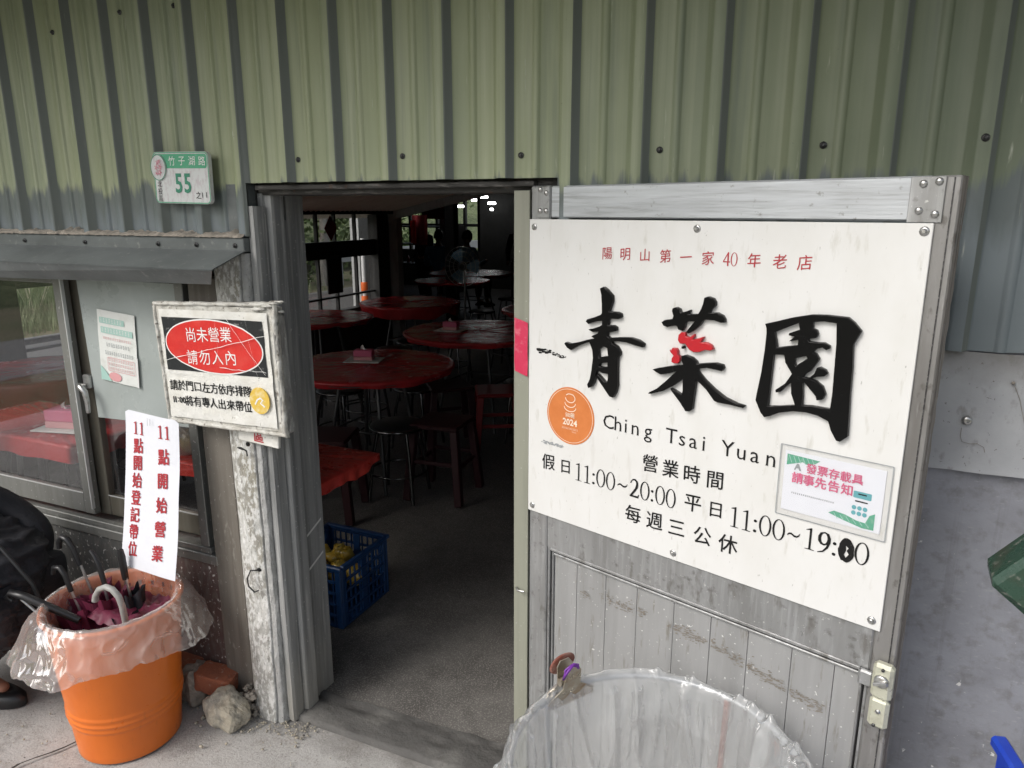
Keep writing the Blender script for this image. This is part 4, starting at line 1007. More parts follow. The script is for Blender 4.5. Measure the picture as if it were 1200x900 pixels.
# lock: case in two cream plates, turn knob, keyhole, bolt keeper
lk = MB().bbox(.846, .8815, -.020, .0018, .7710, .8425, .006).build('lock_case', M['lock'], dr)
MB().bbox(.8455, .8800, -.014, .0018, .7065, .7685, .006).build('lock_plate', M['lock'], dr)
kb = MB().lathe([(.0125, 0), (.0125, .004), (.010, .006), (.0, .006)], (.8635, -.020, .8115), n=20, M=Matrix.Rotation(R(90), 4, 'X'))
kb.bbox(-.0125, .0125, -.0135, -.005, -.0032, .0032, .0015, M=Matrix.Translation((.8635, -.020, .8115)) @ Matrix.Rotation(R(-28), 4, 'Y'))
kb.build('turn_knob', M['steel'], lk)
MB().lathe([(.0042, 0), (.0042, .003), (.0, .003)], (.8630, -.014, .7445), n=12, M=Matrix.Rotation(R(90), 4, 'X')).build('keyhole', M['steel'], lk)
MB().lathe([(.0030, 0), (.0030, .003), (.0, .003)], (.8640, -.020, .8345), n=10, M=Matrix.Rotation(R(90), 4, 'X')).build('lock_screw', M['screw_dark'], lk)
MB().lathe([(.0034, 0), (.0034, .002), (.0, .002)], (.8585, -.014, .7130), n=10, M=Matrix.Rotation(R(90), 4, 'X')).build('lock_screw', M['screw_dark'], lk)
MB().bbox(.8215, .8455, -.010, .0018, .782, .812, .003).build('bolt_keeper', M['alu'], dr)
MB().bbox(.8190, .8215, -.006, .0018, .780, .814, .001).build('bolt_keeper', M['alu'], dr)

# ------------------------------------------------------------------ right of the door: plaster wall and scratched board
rw = struct('right_wall', MB().box(-0.655, 4.0, 0.012, 0.0295, -0.1, 1.40), M['right_wall'])
rb = MB()
rb.grid(lambda u, v: (.02 + 1.9 * u, -.002 - .003 * noise.noise(Vector((u * 6, v * 3, 0))) - (.005 * (1 - v * 12) if v < 1 / 12 else 0), 1.143 + .240 * v + .002 * noise.noise(Vector((u * 30, 0, 0)))), 60, 14)
rb.grid(lambda u, v: (.02 + 1.9 * u, -.007 + .02 * v, 1.143 + .002 * noise.noise(Vector((u * 30, 0, 0)))), 60, 1)
rbo = rb.build('grey_board', M['right_board']); tag(rbo, 'scratched grey board between the green cladding and the plaster wall at right', 'board')
MB().lathe([(.0095, 0), (.009, .004), (.004, .006), (.0, .0055)], (.265, -.006, 1.248), n=14, M=Matrix.Rotation(R(90), 4, 'X')).build('screw', M['steel'], rbo)
ckb = MB()
cp = [(.258, 1.232), (.258, 1.215), (.262, 1.204), (.275, 1.201), (.288, 1.203), (.300, 1.197), (.303, 1.187)]
ckb.tube([(x, -.0075, z) for x, z in cp], .0006, 4); ckb.build('board_crack', M['scuff'], rbo)
MB().ball((.331, -.008, 1.330), .0035, 8, 6).tube([(.331, -.008, 1.33), (.345, -.008, 1.30), (.36, -.007, 1.25)], .0006, 4).build('rusty_nail', M['scuff'], rbo)

# ------------------------------------------------------------------ taped sign: not open yet
ts = thing('taped_sign', 'battered taped sign with a red oval hung beside the doorway', 'sign', (-1.6225, -.03, 1.2055), (0, R(-1.3), 0))
fe = MB()
def edge(u, v):
    # tube-like taped rim running round the board
    a = u * 4; k = int(a) % 4; t = a - int(a)
    cs = [(-.226, .176), (.226, .186), (.226, -.186), (-.220, -.182)]
    p, q = cs[k], cs[(k + 1) % 4]; x = p[0] + (q[0] - p[0]) * t; z = p[1] + (q[1] - p[1]) * t
    ph = v * 2 * PI; nx, nz = -x / .226, -z / .18
    r = .0085 + .0025 * noise.noise(Vector((x * 25, z * 25, v * 3))) + .002 * noise.noise(Vector((x * 80, z * 80, v * 9)))
    return (x + nx * (-.002) - nx * r * math.cos(ph) * .8, -.036 - r * 1.2 * math.sin(ph), z + nz * (-.001) - nz * r * math.cos(ph) * .8)
fe.grid(edge, 360, 16)
fe.build('taped_rim', M['foam_edge'], ts)
MB().box(-.222, .222, -.040, .0, -.178, .176).build('backing_board', M['foam_edge'], ts)
def wrk(x, z): return .0035 * noise.noise(Vector((x * 14, z * 14, 5))) + .0015 * noise.noise(Vector((x * 50, z * 40, 1)))
def skin_sheet(x0, x1, z0, z1, y, nx, nz): return MB().grid(lambda u, v: (x0 + (x1 - x0) * u, y - wrk(x0 + (x1 - x0) * u, z0 + (z1 - z0) * v), z0 + (z1 - z0) * v), nx, nz)
skin_sheet(-.208, .206, -.168, .163, -.0455, 60, 50).build('sign_face', M['sign_white'], ts)
YF = -.0515
def drape(o):
    for v in o.data.vertices: v.co.y -= wrk(v.co.x, v.co.z)
    return o
skin_sheet(-.196, .190, -.020, .140, -.0468, 50, 26).build('black_field', M['sign_black'], ts)
def oval(rx, rz, y, m, nm):
    mb = MB(); vs = [(0, y - wrk(-.004, .058), 0)]; ns = 56; nr = 8
    vs = []
    for j in range(nr + 1):
        for k in range(ns):
            a = 2 * PI * k / ns; r = j / nr; x = -.004 + rx * r * math.cos(a); z = .0585 + rz * r * math.sin(a) - .03 * rx * r * math.cos(a)
            vs.append((x, y - wrk(x, z), z))
    fs = [(j * ns + k, j * ns + (k + 1) % ns, (j + 1) * ns + (k + 1) % ns, (j + 1) * ns + k) for j in range(nr) for k in range(ns)]
    mb.add(vs, fs, True); return mb.build(nm, m, ts)
oval(.188, .0805, -.0476, M['ink_white'], 'oval_border'); oval(.1835, .0765, -.0482, M['sign_red'], 'red_oval')
for s_, xa, xb, zz in (('尚未營業', -.083, .052, .091), ('請勿入內', -.089, .061, .0235)):
    for i, c in enumerate(s_): drape(chars('warning_character', c, .046, xa + (xb - xa) * i / 3, 0, zz + .002 * i, 0, -.0486, M['ink_white'], ts, kai=0, thin=-.010))
for i, c in enumerate('請於門口左方依序排隊'): drape(chars('queue_character', c, .0335, -.180 + .290 * i / 9, 0, -.0665, 0, -.0466, M['ink_black'], ts, kai=0, thin=0, bold=.008))
for c, x in zip(['1', '1', ':', '0', '0', '將', '有', '專', '人', '出', '來', '帶', '位'], [-.186, -.178, -.168, -.157, -.143, -.122, -.091, -.059, -.027, .006, .040, .073, .105]):
    drape(chars('queue_character', c, .033 if ord(c[0]) > 255 else .027, x, 0, -.112, 0, -.0466, M['ink_black'], ts, kai=0, thin=0, bold=.02 if ord(c[0]) < 255 else .008))
MB().prism(ell(.157, -.088, .036, .039, 30), -.0530, -.0500).build('yellow_sticker', M['yellow'], ts)
stroke('sticker_mark', [(.140, -.10), (.150, -.085), (.160, -.08), (.170, -.085), (.160, -.095), (.175, -.105)], .005, M['ink_white'], ts, -.0536)
tp = MB()
random.seed(5)
for (a, b) in (((.05, .16), (.185, -.01)), ((-.19, .01), (.20, .10)), ((.02, .145), (.02, .0)), ((.02, .0), (.19, -.005)), ((.13, .15), (.18, -.15)), ((-.2, -.02), (-.1, -.03))):
    n = 14; vs = []
    for i in range(n + 1):
        t = i / n; x = a[0] + (b[0] - a[0]) * t + .004 * noise.noise(Vector((t * 6, a[0] * 9, 0))); z = a[1] + (b[1] - a[1]) * t + .006 * noise.noise(Vector((t * 5, 3, a[1] * 9)))
        w = .0005 + .0012 * abs(noise.noise(Vector((t * 11, a[0], b[1]))))
        vs += [(x, -.0535 - wrk(x, z), z - w), (x, -.0535 - wrk(x, z), z + w)]
    tp.add(vs, [(2 * i, 2 * i + 1, 2 * i + 3, 2 * i + 2) for i in range(n)])
tp.build('tape_crease', M['ink_white'], ts)
# lump of twisted tape at the upper right corner and torn scraps
lm = MB()
for k in range(6):
    lm.ball((.205 + random.uniform(-.03, .045), -.03 + random.uniform(-.02, .01), .185 + random.uniform(-.02, .012)), random.uniform(.006, .012), 12, 9, sc=(2.0, .8, .45), jit=.6)
lm.build('twisted_tape', M['foam_edge'], ts)
MB().bbox(.218, .234, -.046, .0, -.186, .16, .006).build('taped_rim', mat('grey_taped_side', (0.36, 0.36, 0.34), 0.5, layers=[('noise', (40, 40, 12), .45, .6, (.2, .19, .18), .8), ('noise', (40, 30, 20), .6, .68, (.62, .62, .6), .8)], bump=(30, .8, .01)), ts)
# small white board below it with a red character half hidden
sb = thing('small_board', 'small white board with a red character peeping out under the taped sign', 'sign', (-1.513, -.050, .996), (0, R(4), 0))
MB().bbox(-.076, .076, 0, .012, -.021, .034, .002).build('board', M['sign_white'], sb)
chars('red_character', '區', .040, .004, .004, .004, .004, -.0006, M['ink_red'], sb, kai=0, thin=.02)

# ------------------------------------------------------------------ paper banner: opening at 11
bn = thing('paper_banner', 'long white paper banner with two columns of red brush characters', 'banner', (-1.903, -.086, 1.026), (R(-8.5), 0, 0))
BW, BH = .116, .502
def bcurl(x, z): return -.005 * math.sin((x + .116) / .232 * PI) - .007 * math.sin(z * 7) - .004 * noise.noise(Vector((x * 8, z * 6, 0)))
mb = MB()
for d in (0, .0006):
    mb.grid(lambda u, v: (-BW + 2 * BW * u - .010 * (1 - v) * (1 if u < .5 else .3), d + bcurl(-BW + 2 * BW * u, -BH * (1 - v)), -BH * (1 - v) + (.004 if .05 < u < .95 else -.004) * (1 if v == 1 else 0) + .012 * (.5 - u) * (1 if v == 1 else 1)), 16, 40)
mb.build('paper', M['paper'], bn)
def banner_char(c, x, z, size):
    if c == '11':
        for dx in (-.0145, .0135):
            o = cutout('banner_figure', [[((px_ - .26) * size * .80 + x + dx, (pz_ - .5) * size * .80 + z) for px_, pz_ in [(.06, 0), (.46, 0), (.46, .05), (.34, .08), (.34, 1), (.27, 1), (.07, .9), (.07, .84), (.2, .86), (.2, .08), (.06, .05)]]], 0, M['ink_red'], bn, scale=1)
            for v in o.data.vertices: v.co.y = bcurl(v.co.x, v.co.z) - .0022 + (v.co.y + .0004) * .5
        return
    o = chars('banner_character', c, size, x, x, z, z, 0, M['ink_red'], bn, kai=.10, thin=0, sx=.88, bold=.020)
    for v in o.data.vertices: v.co.y = bcurl(v.co.x, v.co.z) - .0022 + (v.co.y + .0004) * .5
for i, c in enumerate(['11', '點', '開', '始', '登', '記', '帶', '位']): banner_char(c, -.054 - .0025 * i, -.045 - .0560 * i, .051)
for i, c in enumerate(['11', '點', '開', '始', '營', '業']): banner_char(c, .058 - .004 * i, -.045 - .0775 * i, .053)
stroke('staple_mark', [(-.004, -.006), (-.002, -.030)], .0015, M['ink_grey'], bn, -.012)
stroke('staple_mark', [(.008, -.006), (.007, -.028)], .0015, M['ink_grey'], bn, -.012)

# ------------------------------------------------------------------ brick and broken stone at the wall foot
random.seed(21)
def lump(name, c, s, m, seed, jit=.35, M_=None, n=22, mm=14, parent=None, sq=.45):
    mb = MB(); vs = []; fs = []
    for j in range(mm + 1):
        th_ = PI * j / mm
        for k in range(n):
            a = 2 * PI * k / n; v = Vector((math.sin(th_) * math.cos(a), math.sin(th_) * math.sin(a), math.cos(th_)))
            w = max(abs(v.x), abs(v.y), abs(v.z)); v = v / (w ** sq)
            q = 1 + jit * noise.noise(v * 1.3 + Vector((seed, 0, 0))) + jit * (.35 if n < 30 else .22) * noise.noise(v * 5 + Vector((seed, 3, 0)))
            v = Vector((v.x * s[0] * q, v.y * s[1] * q, v.z * s[2] * q))
            if M_ is not None: v = M_ @ v
            vs.append(v + Vector(c))
    for j in range(mm):
        for k in range(n): fs.append((j * n + k, (j + 1) * n + k, (j + 1) * n + (k + 1) % n, j * n + (k + 1) % n))
    mb.add(vs, fs, False); return mb.build(name, m, parent)
tag(lump('broken_stone', (-1.695, -.105, .052), (.074, .054, .056), M['stone'], 4.0, .30, Matrix.Rotation(R(20), 3, 'Y'), 40, 26, None, .3), 'rough lump of broken stone on the ground at the foot of the post', 'stone')
tag(lump('red_brick', (-1.790, -.045, .098), (.066, .042, .033), M['brick'], 9.0, .07, Matrix.Rotation(R(14), 3, 'Z') @ Matrix.Rotation(R(9), 3, 'Y'), 36, 24, None, .95), 'chipped red brick end lying on mortar behind the broken stone', 'brick')
br2 = MB().bbox(-2.02, -1.895, -.075, .045, .045, .125, .006); tag(br2.build('red_brick', M['brick']), 'red brick set against the low wall right behind the orange bucket', 'brick')
tag(lump('mortar_clump', (-1.872, -.060, .070), (.046, .050, .072), M['mortar'], 2.0, .3), 'grey clump of old mortar between the two red bricks', 'mortar')
rb_ = MB()
for i in range(90):
    x = random.uniform(-1.70, -1.62); y = random.uniform(-.055, .0); z = .01 + random.random() * .10 * (1 - abs(x + 1.66) / .06)
    rb_.ball((x, y, max(.01, z)), random.uniform(.005, .014), 6, 5, jit=.8, sc=(1, 1, .7))
o = rb_.build('rubble', M['mortar']); o['kind'] = 'stuff'

# ------------------------------------------------------------------ orange bucket used as umbrella stand
bk = thing('orange_bucket', 'orange plastic bucket lined with a clear bag, holding wet umbrellas', 'bucket', (-1.95, -.262, .004))
H = .475
def rad(z): return .150 + (.193 - .150) * (z / H)
prof = [(0.0, .012), (.14, .012), (.146, .0), (.150, .002)]
for z in [x * .0035 for x in range(1, 132)]:
    g = 0
    for zc in (.118, .140, .162): g -= .0038 * math.exp(-((z - zc) / .0045) ** 2)
    prof.append((rad(z) - g + (.002 if .12 < z < .16 else 0), z))
prof += [(rad(H) + .004, H - .012), (rad(H) + .008, H - .006), (rad(H) + .006, H), (rad(H) - .003, H), (rad(H) - .006, H - .012)]
prof += [(rad(z) - .007, z) for z in (.42, .35, .2, .02)] + [(0, .018)]
MB().lathe(prof, n=72).build('bucket_body', M['bucket'], bk)
sl = MB()
for k in range(26):
    a = 2 * PI * k / 26
    for dz in (0, .022):
        sl.box(-.004, .004, -.0008, .0008, -.008, .008, M=Matrix.Rotation(a, 4, 'Z') @ Matrix.Translation((0, rad(.42) - .0066, .41 + dz)))
sl.build('drain_slots', mat('dark_slot', (0.05, 0.015, 0.008), .8), bk)
bg_ = MB()
def ridge(x, y, z): return (1 - min(1, abs(2.2 * noise.noise(Vector((x, y, z)))))) ** 4
def bagf(u, v):
    a = u * 2 * PI
    fl_ = max(.5 + .5 * math.cos(a - R(200)), .75 * max(0, math.cos(a - R(40))) ** 2)          # flares out most on the left
    if v < .42:      # inside
        t = v / .42; z = .30 + (H + .004 - .30) * t; r = rad(z) - .012 - .006 * (1 - t) + .006 * noise.noise(Vector((math.cos(a) * 3, math.sin(a) * 3, z * 9)))
    elif v < .50:
        t = (v - .42) / .08; z = H + .004 + .008 * math.sin(t * PI); r = rad(H) - .010 + .022 * t
    else:
        t = (v - .50) / .5; drop = .105 + .035 * fl_ + .02 * noise.noise(Vector((math.cos(a) * 2, math.sin(a) * 2, 7)))
        z = H - drop * t; r = rad(H) + .012 + (.026 + .058 * fl_) * t ** .8 + .016 * t * noise.noise(Vector((math.cos(a) * 5, math.sin(a) * 5, t * 1.5)))
        r += .003 * math.sin(a * 9 + 3 * math.sin(a * 3)) * t
    z += .004 * noise.noise(Vector((math.cos(a) * 9, math.sin(a) * 9, v * 7)))
    r += (.007 * ridge(math.cos(a) * 2.2 + v * 2, math.sin(a) * 2.2, v * 3.2) + .0025 * ridge(math.cos(a) * 6, math.sin(a) * 6 + v * 3, v * 3)) * (1 if v > .5 else -.6)
    if v > .5: z += .010 * ridge(math.cos(a) * 5, math.sin(a) * 5, 9) * (v - .5)
    return (r * math.cos(a), r * math.sin(a), z)
bg_.grid(bagf, 300, 70)
bg_.build('bag_liner', M['bag_film'], bk)

def umbrella(label, base, top, handle, hr, hm, cloth=None, cw_=(.012, .05), folds=7, tie=None):
    u = thing('umbrella', label, 'umbrella', group='umbrellas in the orange bucket')
    b, t = Vector(base), Vector(top)
    MB().tube([b, b.lerp(t, .5), t], .0045, 8).build('shaft', M['steel'], u)
    MB().tube(handle, hr, 10).build('handle', M[hm], u)
    if cloth:
        d = (t - b).normalized(); q = d.to_track_quat('Z', 'Y'); L_ = (t - b).length; c0, c1 = cloth[1], cloth[2]
        mb = MB()
        def fn(uu, vv):
            a = uu * 2 * PI; tri = abs(((uu * folds) % 1.0) * 2 - 1) * 2 - 1
            r = cw_[0] + (cw_[1] - cw_[0]) * (vv ** .8); r *= 1 + .24 * tri * vv + .25 * noise.noise(Vector((math.cos(a) * 2, math.sin(a) * 2, vv * 4)))
            return b + d * (L_ * (c1 + (c0 - c1) * (1 - vv))) + q @ Vector((r * math.cos(a), r * math.sin(a), (.012 * tri + .012 * noise.noise(Vector((math.cos(a) * 3, math.sin(a) * 3, 1)))) * vv))
        mb.grid(fn, folds * 12, 14, smooth=False); mb.build('folded_canopy', M[cloth[0]], u)
    return u
umbrella('umbrella with black crook handle and grey shaft, standing furthest back in the orange bucket', (-1.98, -.20, .06), (-2.135, -.24, .60),
         [(-2.120, -.238, .545), (-2.137, -.242, .605), (-2.150, -.246, .632), (-2.168, -.250, .640), (-2.180, -.254, .622), (-2.180, -.256, .600)], [.008, .009, .010, .010, .010, .008], 'black_plastic', ('burgundy', .05, .74), (.012, .058))
umbrella('slim umbrella with short black bent handle and silver ring in the orange bucket', (-1.94, -.24, .06), (-2.050, -.225, .56),
         [(-2.030, -.226, .49), (-2.048, -.225, .555), (-2.062, -.225, .585), (-2.076, -.226, .600)], [.008, .009, .009, .007], 'black_plastic', ('burgundy', .05, .80), (.012, .060))
umbrella('umbrella with pale grey J-shaped handle at the front of the orange bucket', (-1.87, -.23, .06), (-1.872, -.29, .50),
         [(-1.872, -.285, .41), (-1.870, -.292, .49), (-1.876, -.295, .520), (-1.895, -.298, .541), (-1.920, -.300, .545), (-1.948, -.302, .532), (-1.966, -.304, .508), (-1.970, -.305, .490)], [.0095, .0095, .0095, .0095, .0095, .0095, .0095, .0105], 'grey_rubber', ('black_cloth', .05, .84), (.014, .040))
umbrella('black umbrella leaning out over the left rim with a shiny strapped handle', (-1.86, -.25, .10), (-2.17, -.40, .50),
         [(-2.02, -.33, .425), (-2.09, -.365, .47), (-2.16, -.395, .508), (-2.20, -.41, .520), (-2.215, -.415, .505), (-2.195, -.41, .492)], [.011, .012, .012, .010, .008, .006], 'black_plastic', ('black_cloth', .05, .62), (.014, .045))
umbrella('short black umbrella standing upright at the right rear of the orange bucket', (-1.90, -.20, .06), (-1.99, -.185, .56),
         [(-1.985, -.186, .50), (-1.992, -.185, .575), (-1.993, -.185, .60)], [.010, .012, .009], 'black_plastic', ('black_cloth', .05, .80), (.014, .040))
umbrella('umbrella with small black hooked handle leaning on the left rear rim of the orange bucket', (-1.96, -.26, .06), (-2.10, -.30, .53),
         [(-2.09, -.297, .49), (-2.102, -.30, .545), (-2.115, -.305, .570), (-2.135, -.31, .568), (-2.142, -.312, .545)], [.008, .009, .009, .008, .006], 'black_plastic', ('burgundy', .05, .80), (.012, .052))
cr = MB()
cr.grid(lambda u, v: (-2.07 + .22 * u, -.31 + .20 * v, .415 + .035 * noise.noise(Vector((u * 3, v * 3, 2))) + .014 * (1 - abs(2 * noise.noise(Vector((u * 5 + v * 4, v * 2, 7))))) ** 2), 24, 18)
tag(cr.build('burgundy_cloth', M['burgundy']), 'crumpled burgundy umbrella cloth filling the mouth of the orange bucket', 'umbrella cloth')

# ------------------------------------------------------------------ clear bag on a hoop stand in front of the door
hb = thing('bag_stand', 'wire hoop stand holding an open clear plastic bag in front of the door', 'bag stand', (-.215, -.470, 0))
RR = .272; HZ = .648
MB().tube([(RR * math.cos(2 * PI * k / 48), RR * math.sin(2 * PI * k / 48), HZ) for k in range(48)], .0065, 8, closed=True).build('hoop', M['grey_band'], hb)
MB().tube([((RR - .04) * math.cos(2 * PI * k / 48), (RR - .04) * math.sin(2 * PI * k / 48), .03) for k in range(48)], .006, 8, closed=True).build('base_ring', M['grey_band'], hb)
for a in (70, 160, 250, 340):
    a = R(a); MB().tube([(RR * math.cos(a), RR * math.sin(a), HZ - .004), ((RR - .04) * math.cos(a), (RR - .04) * math.sin(a), .03)], .0065, 8).build('upright', M['rust'] if a < 1.5 else M['grey_band'], hb)
def bag2(u, v):
    a = u * 2 * PI; ca, sa = math.cos(a), math.sin(a); nz_ = noise.noise(Vector((ca * 2.2, sa * 2.2, v * 2)))
    if v < .62:
        t = v / .62; z = .05 + (HZ - .05) * t
        r = RR - .012 - .05 * (1 - t) ** 1.6 - .028 * math.sin(t * PI) * (.6 + .8 * abs(nz_)) + .009 * (1 - t * .3) * math.sin(a * 15 + 4 * nz_) * math.sin(min(1, t * 1.05) * PI)
    elif v < .70:
        t = (v - .62) / .08; z = HZ + .010 * math.sin(t * PI) + .006 * max(0, nz_); r = RR - .010 + .021 * t
    else:
        t = (v - .70) / .30; z = HZ - .15 * t * (1 + .3 * nz_); r = RR + .012 + .016 * t + .010 * t * math.sin(a * 17 + 5 * nz_)
    r += .004 * noise.noise(Vector((ca * 12, sa * 12, v * 9)))
    k_ = -1 if v < .62 else 1
    r += k_ * (.016 * ridge(ca * 2.6 + v * .8, sa * 2.6, v * 1.6) + .007 * ridge(ca * 6 - v, sa * 6, v * 2.5 + 4)) * (.25 if .60 < v < .72 else 1)
    if .58 < v < .76: z += .016 * ridge(ca * 3.4, sa * 3.4, 2.5) * (1 - abs(v - .67) / .09)
    return (r * ca, r * sa, z)
MB().grid(bag2, 320, 110).build('bag', M['bag_clear'], hb)
MB().lathe([(0, .052), (.15, .05), (.2, .055)], n=40).build('bag_bottom', M['bag_clear'], hb)
ca_ = R(147)
cl = thing('bulldog_clip', 'tarnished bulldog clip with purple string pinching the clear bag to its hoop', 'clip', (-.215 + (RR - .006) * math.cos(ca_), -.470 + (RR - .006) * math.sin(ca_), HZ + .010), (0, 0, ca_ + R(90)))
cl.scale = (1.85, 1.3, 1.45)
# local x runs along the hoop; +y faces the middle of the bag
def jaw(sgn):
    ang = R(11) * sgn
    return [(.034, -.024), (.034, -.014), (.012, .004), (.011, .030), (.006, .038), (-.006, .038), (-.011, .030), (-.012, .004), (-.034, -.014), (-.034, -.024)]
for sgn, m in ((1, 'clip'), (-1, 'clip')):
    j = MB(); Mx = Matrix.Translation((0, sgn * .007, .0)) @ Matrix.Rotation(R(-9) * sgn, 4, 'X')
    j.prism(jaw(sgn), -.0012, .0012, M=Mx); j.tube([Mx @ Vector((-.034, 0, -.023)), Mx @ Vector((.034, 0, -.023))], .003, 8)
    j.build('jaw', M[m], cl)
MB().tube([(-.014, 0, .012), (.014, 0, .012)], .006, 12).build('spring', M['clip'], cl)
lr = MB(); lr.lathe([(.0, -.0025), (.016, -.0025), (.0185, 0), (.016, .0025), (0, .0025)], (-.004, -.026, .022), n=22, M=Matrix.Rotation(R(80), 4, 'X')); lr.build('finger_tab', M['rust'], cl)
MB().tube([(-.008, .010, .030), (-.003, .016, .040), (.004, .014, .043), (.010, .010, .036), (.014, .012, .024), (.011, .016, .036), (.002, .016, .045), (-.006, .012, .038)], .0022, 6).build('purple_string', M['purple'], cl)
MB().tube([(-.215 + .30 * math.cos(R(a)), -.47 + .30 * math.sin(R(a)), .615) for a in range(128, 168, 4)], .006, 8).build('spare_hoop', M['white_plain'])
tag(bpy.data.objects['spare_hoop'], 'pale bent hoop end behind the bulldog clip at the door foot', 'hoop')

# ------------------------------------------------------------------ right edge of the view
ge = thing('green_case', 'dark green enamelled metal case with a tarnished label at the right edge', 'case', (.256, -.42, 1.100), (R(0), R(38), R(-4)))
MB().bbox(0, .24, 0, .09, 0, .22, .009).build('case_body', M['green_enamel'], ge)
MB().bbox(.045, .14, -.004, .0005, .018, .075, .006).build('label_plate', M['gold_label'], ge)
bc = thing('blue_basket', 'bright blue plastic basket with slots at the lower right corner', 'basket', (.50, -.47, -.02), (0, 0, R(12)))
MB().bbox(-.15, .30, -.17, -.165, .50, .80, .002).build('basket_side', M['blue_bright'], bc)
MB().bbox(-.15, -.145, -.165, .15, .50, .80, .002).build('basket_side', M['blue_bright'], bc)
MB().bbox(-.16, .31, -.185, -.16, .80, .822, .005).bbox(-.16, -.135, -.16, .16, .80, .822, .005).build('basket_rim', M['blue_bright'], bc)
for k in range(4): MB().box(-.146 - .0055, -.146 - .0035, -.12 + .07 * k, -.09 + .07 * k, .76, .785).build('slot', M['ink_black'], bc)
for (x, y) in ((-.14, -.155), (.29, -.155), (-.14, .14)): MB().box(x - .008, x + .008, y - .008, y + .008, 0, .50).build('leg', M['grey_band'], bc)
# ------------------------------------------------------------------ people
def skin_body(name, verts, edges, radii, m, parent, sub=2):
    me = bpy.data.meshes.new(name); me.from_pydata(verts, edges, []); me.materials.append(m)
    o = link(name, me, parent)
    sk = o.modifiers.new('skin', 'SKIN'); sk.use_smooth_shade = True
    d = me.skin_vertices[0].data
    for i, r in enumerate(radii): d[i].radius = (r, r); d[i].use_root = (i == 0)
    ss = o.modifiers.new('subdivision', 'SUBSURF'); ss.levels = sub; ss.render_levels = sub
    return o
def person(name_label, J, group, top, legs_m, shoes_m='black_plastic', detail=True, loc=(0, 0, 0), rz=0, cat='person'):
    """J: joint dictionary in metres (pelvis, spine, chest, neck, head, and l/r hip knee ankle toe shoulder elbow wrist hand)"""
    p = thing('person', name_label, cat, loc, (0, 0, rz), group)
    V = []; E_ = []; Rr = []
    def add(pt, r, par=None):
        V.append(tuple(pt)); Rr.append(r)
        if par is not None: E_.append((par, len(V) - 1))
        return len(V) - 1
    g = {k: Vector(v) for k, v in J.items()}
    pel = add(g['pelvis'], .115); sp = add(g['spine'], .10, pel); ch = add(g['chest'], .115, sp); nk = add(g['neck'], .048, ch)
    hd = add(g['neck'].lerp(g['head'], .5), .045, nk)
    for s in 'lr':
        h = add(g[s + 'hip'], .085, pel); k = add(g[s + 'knee'], .055, h); k2 = add(g[s + 'knee'].lerp(g[s + 'ankle'], .3), .052, k); a = add(g[s + 'ankle'], .034, k2); add(g[s + 'toe'], .028, a)
        sh = add(g[s + 'shoulder'], .052, ch); el = add(g[s + 'elbow'], .038, sh); wr = add(g[s + 'wrist'], .024, el)
        d = (g[s + 'hand'] - g[s + 'wrist']); pm = add(g[s + 'wrist'] + d * .5, .030, wr)
        if detail:
            d.normalize(); sd = d.cross(Vector((0, 0, 1))).normalized(); dn = sd.cross(d)
            for q, (off, ln) in enumerate(((-.028, .060), (-.010, .072), (.009, .068), (.027, .052))):
                b0 = g[s + 'wrist'] + d * .085 + sd * off
                f1 = add(b0, .010, pm); f2 = add(b0 + d * ln * .5 - dn * .004, .0085, f1); add(b0 + d * ln * .85 - dn * .020, .0075, f2)
            t0 = g[s + 'wrist'] + d * .035 - sd * .034
            t1 = add(t0, .012, pm); add(t0 + d * .040 - sd * .018 - dn * .008, .009, t1)
    body = skin_body('body', V, E_, Rr, M['skin'], p)
    # head: skull, jaw, nose, ears, eyes
    H_ = g['head']; fwd = (g['face'] - H_).normalized(); up = (H_ - g['neck']); up = (up - fwd * up.dot(fwd)).normalized(); rt = fwd.cross(up)
    Mh = Matrix((( rt.x, fwd.x, up.x, H_.x), (rt.y, fwd.y, up.y, H_.y), (rt.z, fwd.z, up.z, H_.z), (0, 0, 0, 1)))
    hm = MB(); vs = []; fs = []; n, m_ = 24, 18
    for j in range(m_ + 1):
        t = PI * j / m_
        for k in range(n):
            a = 2 * PI * k / n; v = Vector((math.sin(t) * math.cos(a) * .076, math.sin(t) * math.sin(a) * .096, math.cos(t) * .115))
            if v.z < 0: v.x *= 1 - .30 * (-v.z / .115); v.y *= 1 - .18 * (-v.z / .115)
            f_ = max(0, v.y / .096)
            if f_ > .9 and -.035 < v.z < .012: v.y += .018 * (1 - abs(v.x) / .02) if abs(v.x) < .02 else 0
            if f_ > .75 and .0 < v.z < .03 and .018 < abs(v.x) < .045: v.y -= .007
            vs.append(Mh @ v)
    for j in range(m_):
        for k in range(n): fs.append((j * n + k, (j + 1) * n + k, (j + 1) * n + (k + 1) % n, j * n + (k + 1) % n))
    hm.add(vs, fs, True)
    for s in (-1, 1): hm.ball(Mh @ Vector((s * .074, -.005, .0)), .02, 8, 6, sc=(.5, .7, 1.2))
    hm.build('head', M['skin'], p)
    hr = MB(); vs = []
    for j in range(11):
        t = PI * .62 * j / 10
        for k in range(n):
            a = 2 * PI * k / n; v = Vector((math.sin(t) * math.cos(a) * .084, math.sin(t) * math.sin(a) * .103 - .008, math.cos(t) * .124 + .004))
            if math.sin(a) > .2 and v.z < .045: v.z = .045; v.y *= .93
            vs.append(Mh @ v)
    hr.add(vs, [(j * n + k, (j + 1) * n + k, (j + 1) * n + (k + 1) % n, j * n + (k + 1) % n) for j in range(10) for k in range(n)], True)
    hr.build('hair', M['hair'], p)
    if detail:
        for s in (-1, 1):
            MB().ball(Mh @ Vector((s * .030, .080, .012)), .010, 8, 6).build('eye', M['ink_black'], p)
